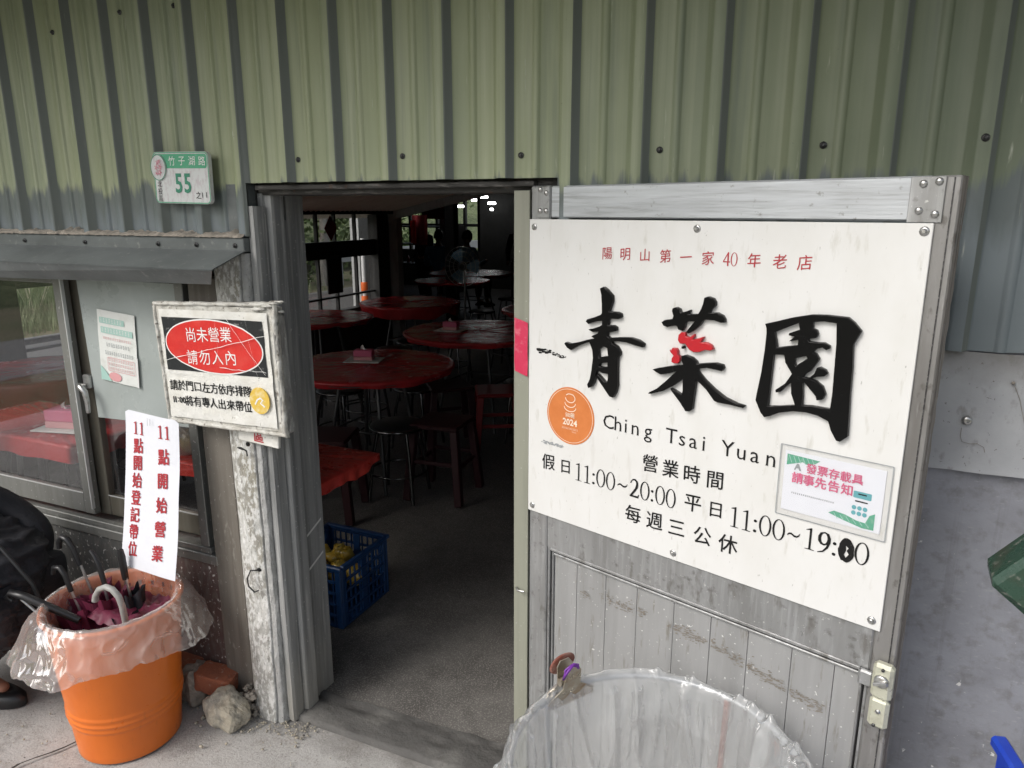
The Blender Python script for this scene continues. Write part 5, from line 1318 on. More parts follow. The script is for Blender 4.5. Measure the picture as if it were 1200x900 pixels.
    # jacket and trousers follow the body a little larger
    V, E_, Rr = [], [], []
    sp0 = add(g['pelvis'].lerp(g['spine'], .2), .135); sp = add(g['spine'], .125, sp0); ch = add(g['chest'], .135, sp); nk = add(g['neck'].lerp(g['chest'], .25), .060, ch)
    for s in 'lr':
        sh = add(g[s + 'shoulder'], .068, ch); el = add(g[s + 'elbow'], .054, sh); add(g[s + 'wrist'].lerp(g[s + 'elbow'], .12), .040, el)
    skin_body('jacket', V, E_, Rr, M[top], p)
    V, E_, Rr = [], [], []
    pel = add(g['pelvis'], .140)
    for s in 'lr':
        h = add(g[s + 'hip'], .105, pel); k = add(g[s + 'knee'], .075, h); k2 = add(g[s + 'knee'].lerp(g[s + 'ankle'], .35), .070, k); add(g[s + 'ankle'].lerp(g[s + 'knee'], .12), .058, k2)
    skin_body('trousers', V, E_, Rr, M[legs_m], p)
    for s in 'lr':
        a, t = g[s + 'ankle'], g[s + 'toe']; d = (t - a); d.z = 0; d.normalize(); q = Matrix.Translation((a.x, a.y, 0)) @ Matrix.Rotation(math.atan2(d.y, d.x), 4, 'Z')
        sb_ = MB(); vs = []
        def shoe(u, v):
            a_ = u * 2 * PI; x = .06 + .135 * math.cos(a_) * 1.0; w = .045 * (1 + .12 * math.cos(a_)); y = w * math.sin(a_)
            h = .012 + .06 * math.sin(min(v, .5) * PI) if v < .5 else .072
            top = .072 - .028 * max(0, math.cos(a_))
            r = 1.0 if v < .25 else (1.02 if v < .4 else max(.35, 1.0 - (v - .4) * 1.1)); 
            z = [.0, .012, .03, .05, top, top][min(5, int(v * 5.001))]
            return q @ Vector((.06 + (x - .06) * r, y * r, z + .002))
        sb_.grid(shoe, 24, 5); sb_.build('shoe', M[shoes_m], p)
    return p
SQ = dict(pelvis=(-2.80, -.36, .25), spine=(-2.74, -.36, .44), chest=(-2.62, -.37, .62), neck=(-2.585, -.38, .80), head=(-2.60, -.38, .915), face=(-2.48, -.38, .88),
          lhip=(-2.76, -.26, .26), lknee=(-2.33, -.20, .50), lankle=(-2.56, -.18, .09), ltoe=(-2.42, -.17, .04),
          rhip=(-2.76, -.46, .26), rknee=(-2.315, -.42, .47), rankle=(-2.585, -.36, .09), rtoe=(-2.46, -.33, .04),
          lshoulder=(-2.60, -.21, .70), lelbow=(-2.40, -.17, .58), lwrist=(-2.40, -.22, .42), lhand=(-2.40, -.28, .35),
          rshoulder=(-2.62, -.53, .68), relbow=(-2.38, -.50, .60), rwrist=(-2.36, -.40, .42), rhand=(-2.38, -.36, .35))
pq = person('person in black squatting beside the orange bucket at the left edge', SQ, None, 'black_cloth', 'black_cloth')
ct = MB()
def fold(c, rx, ry, rz, sd):
    def f(u, v):
        a = u * 2 * PI; t = v * PI; d = Vector((math.sin(t) * math.cos(a), math.sin(t) * math.sin(a), math.cos(t)))
        q = 1 + .22 * noise.noise(d * 1.4 + Vector((sd, 0, 0)))
        q += .10 * (1 - min(1, abs(2 * noise.noise(Vector((d.x * 1.6 + d.z * 1.8, d.y * 1.6, d.z * 3.6 - d.x * 2 + sd)))))) ** 3
        q += .05 * (1 - min(1, abs(2 * noise.noise(Vector((d.x * 4 + sd, d.y * 4, d.z * 7)))))) ** 2
        return (c[0] + d.x * rx * q, c[1] + d.y * ry * q, c[2] + d.z * rz * q)
    ct.grid(f, 110, 80)
fold((-2.50, -.38, .47), .25, .20, .23, 1.0)
fold((-2.60, -.40, .33), .21, .19, .20, 5.0)
fold((-2.33, -.42, .43), .12, .10, .14, 8.0)
ct.build('loose_coat', M['black_cloth'], pq)
MB().tube([(-2.42, -.46, .70), (-2.33, -.46, .665), (-2.27, -.47, .60), (-2.255, -.47, .54), (-2.27, -.47, .49), (-2.29, -.47, .45)], .0045, 8).build('jacket_cord', M['white_cord'], pq)
MB().tube([(-2.50, -.45, .72), (-2.40, -.42, .70), (-2.26, -.38, .64), (-2.17, -.36, .53), (-2.165, -.35, .47)], .006, 8).build('bag_strap', M['black_plastic'], pq)
MB().tube([(-2.45, -.46, .49), (-2.36, -.45, .478), (-2.28, -.44, .476), (-2.22, -.42, .495)], .0045, 8).build('bracelet_chain', M['chrome'], pq)

# ------------------------------------------------------------------ dining hall shell
def seg(name, boxes, m, label=None, cat=None):
    mb = MB()
    for b in boxes: mb.box(*b)
    o = mb.build(name, m)
    if label: tag(o, label, cat)
    else: o['kind'] = 'structure'
    return o
ZS = lambda x: 1.61 + .22 * (x + 4.76)
# lean-to ceiling over the front hall: corrugated sheet running down to the low side wall
cm = MB(); n = 180
cm.grid(lambda u, v: (-4.95 + 8.9 * u, .161 + 5.45 * v, ZS(-4.95 + 8.9 * u) + -.012 * abs(math.sin(v * 5.45 / .076 * PI)) ** 4), 1, 720, smooth=False)
o = cm.build('ceiling', M['ceiling']); o['kind'] = 'structure'
rf_ = MB(); rf_.add([(-5.1, .04, ZS(-5.1) + .06), (4.0, .04, ZS(4) + .06), (4.0, 5.7, ZS(4) + .06), (-5.1, 5.7, ZS(-5.1) + .06), (-5.1, .04, ZS(-5.1) + .10), (4.0, .04, ZS(4) + .10), (4.0, 5.7, ZS(4) + .10), (-5.1, 5.7, ZS(-5.1) + .10)],
                    [(0, 3, 2, 1), (4, 5, 6, 7), (0, 1, 5, 4), (1, 2, 6, 5), (2, 3, 7, 6), (3, 0, 4, 7)])
tag(rf_.build('roof', M['flash']), 'sloping sheet roof of the front dining hall', 'roof')
# side wall with two bands of windows
sw = thing('side_window_wall', 'long glazed side wall of the dining hall looking out on the road', 'wall')
XW = -4.70
MB().box(XW - .10, XW, .16, 5.5, .0, .62).build('wall_base', M['room_wall'], sw)
MB().box(XW - .08, XW, .16, 5.5, 1.165, 1.335).build('wall_band', M['dark_steel'], sw)
MB().box(XW - .10, XW + .10, .16, 5.6, 1.605, 1.68).build('eaves_beam', M['dark_steel'], sw)
for y in (.25, 1.17, 2.05, 2.95, 3.85): MB().bbox(XW - .09, XW + .02, y - .13, y + .13, .621, 1.604, .005).build('window_post', M['dark_steel'], sw)
MB().bbox(XW - .10, XW + .03, 5.28, 5.50, .621, 1.604, .005).build('window_post', M['dark_steel'], sw)
ys = [3.93, 4.31, 4.60, 4.95, 5.27]
for a, b in zip(ys, ys[1:]):
    MB().box(XW - .045, XW - .040, a + .012, b - .012, .63, 1.16).build('window_pane', M['glass'], sw)
    MB().box(XW - .045, XW - .040, a + .012, b - .012, 1.34, 1.60).build('window_pane', M['glass'], sw)
for y in ys[1:-1]:
    MB().bbox(XW - .06, XW - .02, y - .012, y + .012, .621, 1.164, .003).build('mullion', M['dark_steel'], sw)
    MB().bbox(XW - .06, XW - .02, y - .013, y + .013, 1.336, 1.604, .003).build('mullion', M['dark_steel'], sw)
MB().bbox(XW - .06, XW - .02, .33, 5.27, .755, .775, .003).build('window_bar', M['dark_steel'], sw)
MB().bbox(XW - .065, XW - .021, .33, 3.84, .80, .835, .003).build('window_bar', M['dark_steel'], sw)
# things fixed in the side window
dm = MB().prism([(-.10, 0), (0, .13), (.10, 0), (0, -.13)], 0, .004)
tag(dm.build('red_diamond', M['red_banner'], None, (XW + .02, 4.47, 1.47), (0, 0, R(90))), 'red paper diamond hanging in the upper row of side windows', 'decoration')
pn_ = MB().bbox(-.12, .12, 0, .02, -.19, .19, .004)
tag(pn_.build('window_placard', M['dark_steel'], None, (XW + .01, 4.52, 1.0), (0, 0, R(90))), 'dark placard hanging in the lower side window', 'placard')
# end of the side wall: white post, then the deeper hall
wp = MB().bbox(-4.73, -4.60, 5.565, 5.68, .0, 1.66, .006); tag(wp.build('white_post', M['pale_post']), 'white painted post at the far end of the side windows', 'post')
seg('far_hall_wall', [(-4.95, -4.70, 5.50, 5.549, 0, 1.66)], M['room_wall'], 'dark return at the end of the side windows', 'wall')
dw = MB(); dw.prismz([(-4.86, 5.60), (-4.80, 5.64), (-9.10, 12.60), (-9.22, 12.60)], 0, 2.66); tag(dw.build('skewed_wall', M['room_wall']), 'dark skewed left wall of the far hall', 'wall')
seg('far_hall_partition', [(-4.69, 4.0, 5.56, 5.66, 1.66 + .18, 3.7)], M['room_wall'], 'dark wall above the opening into the far hall', 'wall')
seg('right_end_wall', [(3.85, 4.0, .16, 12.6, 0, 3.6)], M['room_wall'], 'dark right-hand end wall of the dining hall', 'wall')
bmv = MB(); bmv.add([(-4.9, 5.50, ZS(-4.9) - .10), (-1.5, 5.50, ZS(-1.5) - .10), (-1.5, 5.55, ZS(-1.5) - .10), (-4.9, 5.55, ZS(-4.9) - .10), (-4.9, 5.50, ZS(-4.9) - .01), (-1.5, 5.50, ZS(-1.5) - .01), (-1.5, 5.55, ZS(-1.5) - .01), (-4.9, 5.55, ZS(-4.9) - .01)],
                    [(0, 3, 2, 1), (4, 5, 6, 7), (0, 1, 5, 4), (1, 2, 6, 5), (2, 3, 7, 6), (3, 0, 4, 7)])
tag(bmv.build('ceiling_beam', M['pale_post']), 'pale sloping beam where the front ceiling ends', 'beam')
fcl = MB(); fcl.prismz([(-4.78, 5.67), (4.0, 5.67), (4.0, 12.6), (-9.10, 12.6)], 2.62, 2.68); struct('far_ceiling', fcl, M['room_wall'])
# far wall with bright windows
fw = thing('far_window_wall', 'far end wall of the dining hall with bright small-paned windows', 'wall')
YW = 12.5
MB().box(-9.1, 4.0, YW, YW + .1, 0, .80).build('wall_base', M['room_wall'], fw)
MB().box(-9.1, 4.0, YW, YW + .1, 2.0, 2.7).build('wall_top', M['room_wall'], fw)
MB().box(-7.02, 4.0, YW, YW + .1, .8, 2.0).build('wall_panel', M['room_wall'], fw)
for i in range(2, 9):
    x = -9.72 + i * .34
    MB().box(x - .03, x + .03, YW, YW + .08, .80, 2.0).build('mullion', M['dark_steel'], fw)
    if i < 8: MB().box(x + .03, x + .31, YW + .05, YW + .055, .80, 2.0).build('window_pane', M['glass'], fw)
MB().box(-9.07, -7.02, YW + .01, YW + .07, 1.30, 1.36).build('window_bar', M['dark_steel'], fw)
for i, (x, y, m, lb) in enumerate(((-4.62, 6.9, 'dark_steel', 'dark steel column just inside the far hall'), (-7.0, 11.0, 'pale_post', 'pale column standing before the bright far windows'), (-3.3, 8.0, 'dark_steel', 'dark column in the shadows on the right of the far hall'))):
    tag(MB().bbox(x - .07, x + .07, y - .07, y + .07, 0, 2.62, .01).build('column', M[m]), lb, 'column')
# lit lamps under the far ceiling
for i, (x, y, z, a, lb) in enumerate(((-7.2, 12.0, 1.72, 20, 'lowest lit tube lamp at left of the far group'), (-6.57, 11.9, 1.90, 15, 'highest lit tube lamp in the far hall'), (-6.50, 12.1, 1.78, 5, 'middle lit lamp of the far right pair'), (-6.70, 11.7, 1.84, 40, 'small lit lamp beside the highest one'), (-6.55, 12.2, 1.66, 0, 'short lit lamp low under the others'))):
    t = thing('tube_lamp', lb, 'lamp', (x, y, z), (0, 0, R(a)), 'lit lamps in the far hall')
    w = (.10, .07, .08, .05, .03)[i]
    MB().tube([(-w, 0, 0), (w, 0, 0)], .024, 8).build('tube', M['lamp'], t)
    MB().bbox(-w - .02, w + .02, -.03, .03, .026, .05, .004).build('housing', M['dark_steel'], t)
    MB().tube([(0, 0, .05), (0, 0, 2.62 - z)], .006, 6).build('hanger', M['dark_steel'], t)
for (x, y, z, w, h, lb) in ((-4.50, 5.9, 1.42, .10, .17, 'wide dark red cloth banner hanging past the white post'), (-4.56, 5.85, 1.40, .035, .13, 'narrow bright red ribbon hanging beside the white post'), (-7.0, 10.8, 1.60, .35, .12, 'red notice high up near the far windows')):
    mb = MB(); mb.grid(lambda u, v: (-w + 2 * w * u, .02 * math.sin(u * 9), -h + 2 * h * v), 12, 2); mb.grid(lambda u, v: (-w + 2 * w * u, .02 * math.sin(u * 9) + .003, -h + 2 * h * v), 12, 2)
    tag(mb.build('red_hanging', M['red_banner' if w > .05 else 'sign_red'], None, (x, y, z)), lb, 'banner')

# ------------------------------------------------------------------ tables
def round_cloth(r, drop=.075, seed=0, m='cloth_red'):
    mb = MB(); n = 72
    def f(u, v):
        a = u * 2 * PI; nz_ = noise.noise(Vector((math.cos(a) * 2 + seed, math.sin(a) * 2, 0)))
        if v < .6:
            t = v / .6; rr = r * t; z = .004 * noise.noise(Vector((rr * math.cos(a) * 8, rr * math.sin(a) * 8, seed)))
        elif v < .7: t = (v - .6) / .1; rr = r + .010 * t; z = -.010 * t
        else:
            t = (v - .7) / .3; rr = r + .010 + .014 * math.sin(a * 11 + 4 * nz_) * t - .02 * t; z = -.010 - drop * (1 + .5 * nz_) * t
        return (rr * math.cos(a), rr * math.sin(a), z + .004 * noise.noise(Vector((math.cos(a) * 9, math.sin(a) * 9, v * 3 + seed))))
    return mb.grid(f, n, 24)
def round_table(x, y, r, label, clabel, seed, drop=.03, m='cloth_red'):
    t = thing('round_table', label, 'table', (x, y, 0), group='round dining tables')
    MB().lathe([(0, .735), (r - .01, .735), (r, .731), (r, .715), (r - .01, .712), (0, .712)], n=40).build('tabletop', M['room_wall'], t)
    for k in range(4):
        a = PI / 4 + k * PI / 2
        MB().tube([(r * .35 * math.cos(a), r * .35 * math.sin(a), .712), (r * .62 * math.cos(a), r * .62 * math.sin(a), .01)], .012, 8).build('leg', M['leg_steel'], t)
    MB().tube([(r * .48 * math.cos(PI / 4 + k * PI / 2), r * .48 * math.sin(PI / 4 + k * PI / 2), .36) for k in range(4)], .007, 6, closed=True).build('brace', M['leg_steel'], t)
    c = round_cloth(r + .003, drop, seed).build('tablecloth', M[m], None, (x, y, .742)); tag(c, clabel, 'tablecloth', 'red plastic covers on the round tables')
    return t
round_table(-2.52, 1.97, .50, 'round folding table nearest the doorway', 'dark red plastic cover on the round table nearest the doorway', 1)
round_table(-2.48, 3.36, .57, 'large round table in the middle of the hall behind the nearest one', 'red plastic cover on the large middle round table', 2)
round_table(-4.10, 3.45, .48, 'round table against the side windows', 'red plastic cover on the round table by the side windows', 3)
round_table(-3.93, 4.72, .50, 'round table in front of the white post', 'glossy bunched red cover on the round table before the white post', 4, .10)
round_table(-2.33, 4.80, .55, 'round table half hidden behind the right door jamb', 'red cover seen just beside the right door jamb', 5)
round_table(-4.65, 6.95, .50, 'round table in the far hall, nearer of the two', 'pinkish red cover on the nearer far-hall table', 6)
round_table(-4.95, 8.10, .62, 'round table in the far hall, farther of the two', 'thin strip of red cover on the farthest table', 7)
round_table(-4.22, 1.08, .43, 'round table seen through the left window near the far glazing', 'maroon plastic cover bunched over the table by the far glazing', 8, .16)
def rect_table(x0, x1, y0, y1, label, clabel, m, seed, drop=.10):
    t = thing('square_table', label, 'table', ((x0 + x1) / 2, (y0 + y1) / 2, 0))
    w, d = (x1 - x0) / 2, (y1 - y0) / 2
    MB().bbox(-w, w, -d, d, .71, .735, .004).build('tabletop', M['room_wall'], t)
    for sx in (-1, 1):
        for sy in (-1, 1): MB().tube([(sx * (w - .34), sy * (d - .10), .71), (sx * (w - .34), sy * (d - .05), .01)], .012, 8).build('leg', M['leg_steel'], t)
    mb = MB()
    def f(u, v):
        a = u * 2 * PI; ca, sa = math.cos(a), math.sin(a); k = 1 / max(abs(ca), abs(sa))
        sq = Vector((ca * k, sa * k, 0)); sq = sq * .97 + Vector((ca, sa, 0)) * .03
        nz_ = noise.noise(Vector((ca * 2 + seed, sa * 2, 0)))
        if v < .6: s = v / .6; z = .006 * noise.noise(Vector((s * ca * 5, s * sa * 5, seed))) * s + .0035 * math.sin(a * 46 + 5 * nz_) * s; q = s
        else:
            s = (v - .6) / .4; q = 1.012 + .012 * math.sin(a * 17 + seed) * s; z = -.004 - drop * (1 + .5 * nz_) * s
        return (sq.x * (w + .004) * q, sq.y * (d + .004) * q, z)
    mb.grid(f, 160, 20)
    c = mb.build('tablecloth', M[m], None, ((x0 + x1) / 2, (y0 + y1) / 2, .743)); tag(c, clabel, 'tablecloth')
rect_table(-3.52, -2.70, .17, .60, 'table set against the inside of the left window', 'translucent red plastic cover on the window table with the tissue box', 'cloth_red', 11, .07)
rect_table(-2.36, -1.545, .22, .60, 'table just inside the doorway on the left', 'orange-red plastic cover on the table just inside the doorway', 'cloth_orange', 12, .045)
# tissue boxes and plates
def tissue(x, y, rz, label, s=1.0, plate=True):
    if plate:
        p_ = MB().bbox(-.11, .11, -.085, .085, 0, .006, .002); po = p_.build('plastic_tray', M['paper_old'], None, (x, y, .748), (0, 0, rz)); tag(po, 'white plastic sheet under the ' + label, 'tray')
    t = thing('tissue_box', label, 'tissue box', (x, y, .7545), (0, 0, rz))
    MB().bbox(-.058 * s, .058 * s, -.035 * s, .035 * s, 0, .022 * s, .003).build('box_base', M['ink_fadedred'], t)
    MB().bbox(-.058 * s, .058 * s, -.035 * s, .035 * s, .0225 * s, .062 * s, .005).build('box_top', M['ink_pink'], t)
    mb = MB(); mb.grid(lambda u, v: (-.02 + .04 * u, .012 * math.sin(u * 7), .06 * s + .03 * v * (.6 + .4 * math.sin(u * 5))), 8, 2); mb.build('tissue', M['white_plain'], t)
tissue(-2.93, .33, R(14), 'pink-red tissue box on the table inside the left window', 1.25)
tissue(-2.60, 2.02, R(20), 'pink tissue box on the nearest round table')
tissue(-2.66, 3.25, R(5), 'red tissue box on the large middle table')
def bundle(x, y, z, label, s=1.0):
    b = thing('pineapple_bundle', label, 'fruit', (x, y, z))
    MB().ball((0, 0, .045 * s), .05 * s, 14, 10, jit=.3).build('fruit', M['yellow_fruit'], b)
    lf = MB()
    for i in range(46):
        a = random.uniform(0, 2 * PI); e = random.uniform(.1, 1.2); L_ = random.uniform(.05, .09) * s
        d = Vector((math.cos(a) * math.cos(e), math.sin(a) * math.cos(e), math.sin(e))); sd = d.orthogonal().normalized() * .006 * s
        c = Vector((0, 0, .06 * s)); lf.add([c - sd, c + sd, c + d * L_], [(0, 1, 2)])
    lf.build('leaf_crown', M['yellow_fruit'], b)
    MB().ball((0, 0, .06 * s), .085 * s, 16, 12, jit=.5).build('clear_wrap', M['bag_film'], b)
bundle(-1.93, .34, .745, 'yellow fruit bundle in clear wrap on the table, seen at right of the paper banner', 1.0)
bundle(-2.20, .32, .745, 'yellow fruit bundle in clear wrap on the table, seen at left of the paper banner', .9)
tag(MB().ball((-1.78, .42, .775), .035, 14, 10, sc=(1, .8, .9), jit=.4).build('white_parcel', M['white_plain']), 'small white parcel on the orange-red table beside the doorway', 'parcel')

# ------------------------------------------------------------------ stools
def stool_round(m_seat='stool_black', m_leg='chrome'):
    t = bpy.data.objects.new('stool', None); col.objects.link(t)
    MB().lathe([(0, .452), (.14, .452), (.155, .448), (.16, .438), (.155, .428), (0, .428)], n=28).build('seat', M[m_seat], t)
    MB().tube([(.158 * math.cos(2 * PI * k / 24), .158 * math.sin(2 * PI * k / 24), .436) for k in range(24)], .009, 8, closed=True).build('seat_rim', M[m_leg], t)
    for k in range(4):
        a = PI / 4 + k * PI / 2
        MB().tube([(.12 * math.cos(a), .12 * math.sin(a), .428), (.15 * math.cos(a), .15 * math.sin(a), .30), (.19 * math.cos(a), .19 * math.sin(a), .012)], .010, 8).build('leg', M[m_leg], t)
    MB().tube([(.165 * math.cos(2 * PI * k / 24), .165 * math.sin(2 * PI * k / 24), .17) for k in range(24)], .006, 6, closed=True).build('foot_ring', M[m_leg], t)
    return t
def stool_square(m):
    t = bpy.data.objects.new('stool', None); col.objects.link(t)
    MB().bbox(-.15, .15, -.15, .15, .435, .46, .010).build('seat', M[m], t)
    for sx in (-1, 1):
        for sy in (-1, 1):
            q = Matrix.Translation((sx * .125, sy * .125, .435)) @ Matrix.Rotation(R(5) * sx, 4, 'Y') @ Matrix.Rotation(-R(5) * sy, 4, 'X')
            MB().bbox(-.022, .022, -.022, .022, -.432, 0, .004, M=Matrix.Translation((sx * .125, sy * .125, .435)) @ Matrix.Rotation(-R(5) * sx, 4, 'Y') @ Matrix.Rotation(R(5) * sy, 4, 'X')).build('leg', M[m], t)
    for sx in (-1, 1):
        MB().bbox(sx * .14 - .008, sx * .14 + .008, -.12, .12, .20, .225, .003).build('stretcher', M[m], t)
        MB().bbox(-.12, .12, sx * .14 - .008, sx * .14 + .008, .226, .25, .003).build('stretcher', M[m], t)
    return t
proto_r = stool_round(); proto_m = stool_square('stool_maroon'); proto_d = stool_square('stool_red')
spots = [  # kind, x, y, rot, label
 ('r', -2.86, 1.55, 0, 'chrome-rimmed black stool at the left front of the nearest round table'),
 ('m', -2.45, 1.42, 20, 'maroon plastic stool pushed under the front of the nearest round table'),
 ('r', -2.22, 1.78, 10, 'chrome-rimmed black stool tucked under the right side of the nearest round table'),
 ('m', -2.00, 1.92, 5, 'maroon plastic stool standing clear on the right of the nearest round table'),
 ('d', -2.02, 2.72, 30, 'bright red plastic stool between the two nearest round tables'),
 ('r', -2.60, 2.62, 0, 'black stool with shiny rim behind the nearest round table'),
 ('r', -3.05, 2.35, 0, 'black stool with shiny rim at the left rear of the nearest round table'),
 ('r', -3.20, 2.85, 0, 'black stool between the side-window table and the middle table'),
 ('r', -1.95, 3.05, 15, 'chrome-legged stool at the right front of the middle table'),
 ('m', -2.40, 2.72, 40, 'maroon stool pushed in at the front of the middle table'),
 ('r', -3.55, 3.05, 0, 'black stool in front of the side-window table'),
 ('r', -3.52, 3.75, 0, 'black stool at the right rear of the side-window table'),
 ('r', -3.55, 4.15, 0, 'black stool in front of the table before the white post'),
 ('r', -3.35, 4.55, 0, 'black stool right of the table before the white post'),
 ('r', -3.10, 5.3, 0, 'black stool in the shadow behind the middle table'),
 ('d', -1.55, 4.1, 0, 'red stool at the table beside the right jamb'),
 ('r', -3.9, 6.3, 0, 'black stool in front of the nearer far-hall table'),
 ('r', -4.1, 7.6, 0, 'black stool between the two far-hall tables'),
 ('r', -3.62, .78, 0, 'round stool with bright rim under the window table, nearer'),
 ('r', -3.70, 1.30, 0, 'round stool with bright rim beside the maroon-covered table, farther'),
 ('r', -3.9, .40, 0, 'round stool at the left corner of the window view')]
first = {'r': proto_r, 'm': proto_m, 'd': proto_d}; used = set()
for k, x, y, a, lb in spots:
    if k not in used:
        o = first[k]; used.add(k); o.location = (x, y, .006); o.rotation_euler = (0, 0, R(a)); tag(o, lb, 'stool', 'stools around the dining tables')
    else:
        dup(first[k], (x, y, .006), R(a), lb)
# pedestal fan in the far hall
fn_ = thing('pedestal_fan', 'dim pedestal fan standing among the far tables', 'fan', (-4.15, 6.35, 0))
MB().lathe([(0, .03), (.18, .03), (.2, .0)], n=24).build('base', M['dark_steel'], fn_)
MB().tube([(0, 0, .03), (0, 0, .95)], .012, 8).build('pole', M['steel'], fn_)
fg = MB()
for rr in (.06, .12, .18, .24): fg.tube([(rr * math.cos(2 * PI * k / 28), -.06, .98 + rr * math.sin(2 * PI * k / 28)) for k in range(28)], .003, 5, closed=True)
for k in range(20):
    a = 2 * PI * k / 20; fg.tube([(.03 * math.cos(a), -.07, .98 + .03 * math.sin(a)), (.24 * math.cos(a), -.06, .98 + .24 * math.sin(a))], .002, 4)
fg.build('grille', M['steel'], fn_)
for k in range(3):
    a = 2 * PI * k / 3; MB().grid(lambda u, v: ((.03 + .18 * u) * math.cos(a + (v - .5) * .9), -.04 + .02 * v, .98 + (.03 + .18 * u) * math.sin(a + (v - .5) * .9)), 6, 4).build('blade', M['blue_shirt'], fn_)
MB().tube([(0, -.05, .98), (0, .10, .98)], .05, 12).build('motor', M['dark_steel'], fn_)

# ------------------------------------------------------------------ blue crate by the doorway
bx = thing('blue_crate', 'dark blue slatted plastic crate of wrapped yellow fruit just inside the doorway', 'crate', (-1.825, .655, .008))
cw2, cd2, chh = .155, .168, .272
for sx in (-1, 1):
    for sy in (-1, 1): MB().bbox(sx * cw2 - (.03 if sx > 0 else 0), sx * cw2 + (.03 if sx < 0 else 0), sy * cd2 - (.012 if sy > 0 else 0), sy * cd2 + (.012 if sy < 0 else 0), 0, chh - .018, .004).bbox(sx * cw2 - (.012 if sx > 0 else 0), sx * cw2 + (.012 if sx < 0 else 0), sy * cd2 - (.034 if sy > 0 else -.0122), sy * cd2 + (.034 if sy < 0 else -.0122), .001, chh - .019, .004).build('corner_post', M['crate_blue'], bx)
rm = MB()
rm.bbox(-cw2 - .008, cw2 + .008, -cd2 - .008, -cd2 + .014, chh - .018, chh, .004); rm.bbox(-cw2 - .008, cw2 + .008, cd2 - .014, cd2 + .008, chh - .018, chh, .004)
rm.bbox(-cw2 - .008, -cw2 + .014, -cd2 + .0145, cd2 - .0145, chh - .018, chh, .004); rm.bbox(cw2 - .014, cw2 + .008, -cd2 + .0145, cd2 - .0145, chh - .018, chh, .004)
rm.build('rim', M['crate_blue'], bx)
MB().box(-cw2 + .01, cw2 - .01, -cd2 + .01, cd2 - .01, .002, .010).build('crate_floor', M['crate_blue'], bx)
for i in range(6):
    z = .004 + i * .048
    for sy in (-1, 1): MB().box(-cw2 + .031, cw2 - .031, sy * cd2 - (.008 if sy > 0 else 0), sy * cd2 + (.008 if sy < 0 else 0), z, z + .010).build('slat', M['crate_blue'], bx)
    for sx in (-1, 1): MB().box(sx * cw2 - (.008 if sx > 0 else 0), sx * cw2 + (.008 if sx < 0 else 0), -cd2 + .035, cd2 - .035, z, z + .010).build('slat', M['crate_blue'], bx)
ribs = MB()
for k in range(9):
    y = -cd2 + .045 + k * .0306
    wv = .017 if k == 4 else .002
    for sx in (-1, 1): ribs.box(sx * (cw2 - .0085) - wv * 0 - .0035, sx * (cw2 - .0085) + .0035, y - wv, y + wv, .002, chh - .019)
    x = -cw2 + .04 + k * .0285
    for sy in (-1, 1): ribs.box(x - wv, x + wv, sy * (cd2 - .0085) - .0035, sy * (cd2 - .0085) + .0035, .003, chh - .020)
ribs.build('upright_rib', M['crate_blue'], bx)
fr_ = MB()
random.seed(8)
for i in range(26): fr_.ball((random.uniform(-.12, .12), random.uniform(-.12, .12), .14 + random.uniform(0, .07)), random.uniform(.028, .045), 9, 7, jit=.6)
o = fr_.build('wrapped_fruit', M['yellow_fruit'], None, (-1.825, .655, .008)); tag(o, 'heap of yellow fruit in clear wrap inside the blue crate', 'fruit')

# ------------------------------------------------------------------ people deep in the hall
ST = dict(pelvis=(0, 0, .92), spine=(0, .01, 1.12), chest=(0, 0, 1.32), neck=(0, .01, 1.48), head=(0, .03, 1.60), face=(0, .2, 1.58),
          lhip=(-.10, 0, .88), lknee=(-.11, .03, .50), lankle=(-.11, -.01, .09), ltoe=(-.11, .14, .04), rhip=(.10, 0, .88), rknee=(.12, .01, .50), rankle=(.13, -.05, .09), rtoe=(.14, .10, .04),
          lshoulder=(-.19, 0, 1.38), lelbow=(-.24, .02, 1.10), lwrist=(-.18, .20, 1.0), lhand=(-.12, .28, 1.0), rshoulder=(.19, 0, 1.38), relbow=(.25, -.02, 1.12), rwrist=(.24, .10, .92), rhand=(.24, .14, .84))
SI = dict(ST); 
for k in ('pelvis', 'spine', 'chest', 'neck', 'head', 'face', 'lshoulder', 'rshoulder', 'lelbow', 'relbow', 'lhip', 'rhip', 'lwrist', 'rwrist', 'lhand', 'rhand'): SI[k] = (ST[k][0], ST[k][1], ST[k][2] - .40)
SI.update(lknee=(-.12, .40, .50), rknee=(.12, .40, .50), lankle=(-.12, .38, .09), rankle=(.12, .36, .09), ltoe=(-.12, .52, .04), rtoe=(.12, .50, .04), lwrist=(-.12, .36, .80), lhand=(-.06, .42, .80), rwrist=(.12, .36, .80), rhand=(.06, .42, .80))
person('seated person in a light blue top at the far tables, seen from behind', SI, 'people in the far hall', 'blue_shirt', 'black_cloth', detail=False, loc=(-6.35, 9.6, 0), rz=R(10))
person('second seated person in light blue, right of the pale column', SI, 'people in the far hall', 'blue_shirt', 'black_cloth', detail=False, loc=(-5.75, 9.5, 0), rz=R(-20))
person('standing person in dark clothes against the bright far windows', ST, 'people in the far hall', 'black_cloth', 'black_cloth', detail=False, loc=(-7.4, 10.9, -.25), rz=R(160))
person('standing person in dark clothes in the shadow at the right of the far hall', ST, 'people in the far hall', 'black_cloth', 'black_cloth', detail=False, loc=(-5.2, 10.6, -.2), rz=R(200))
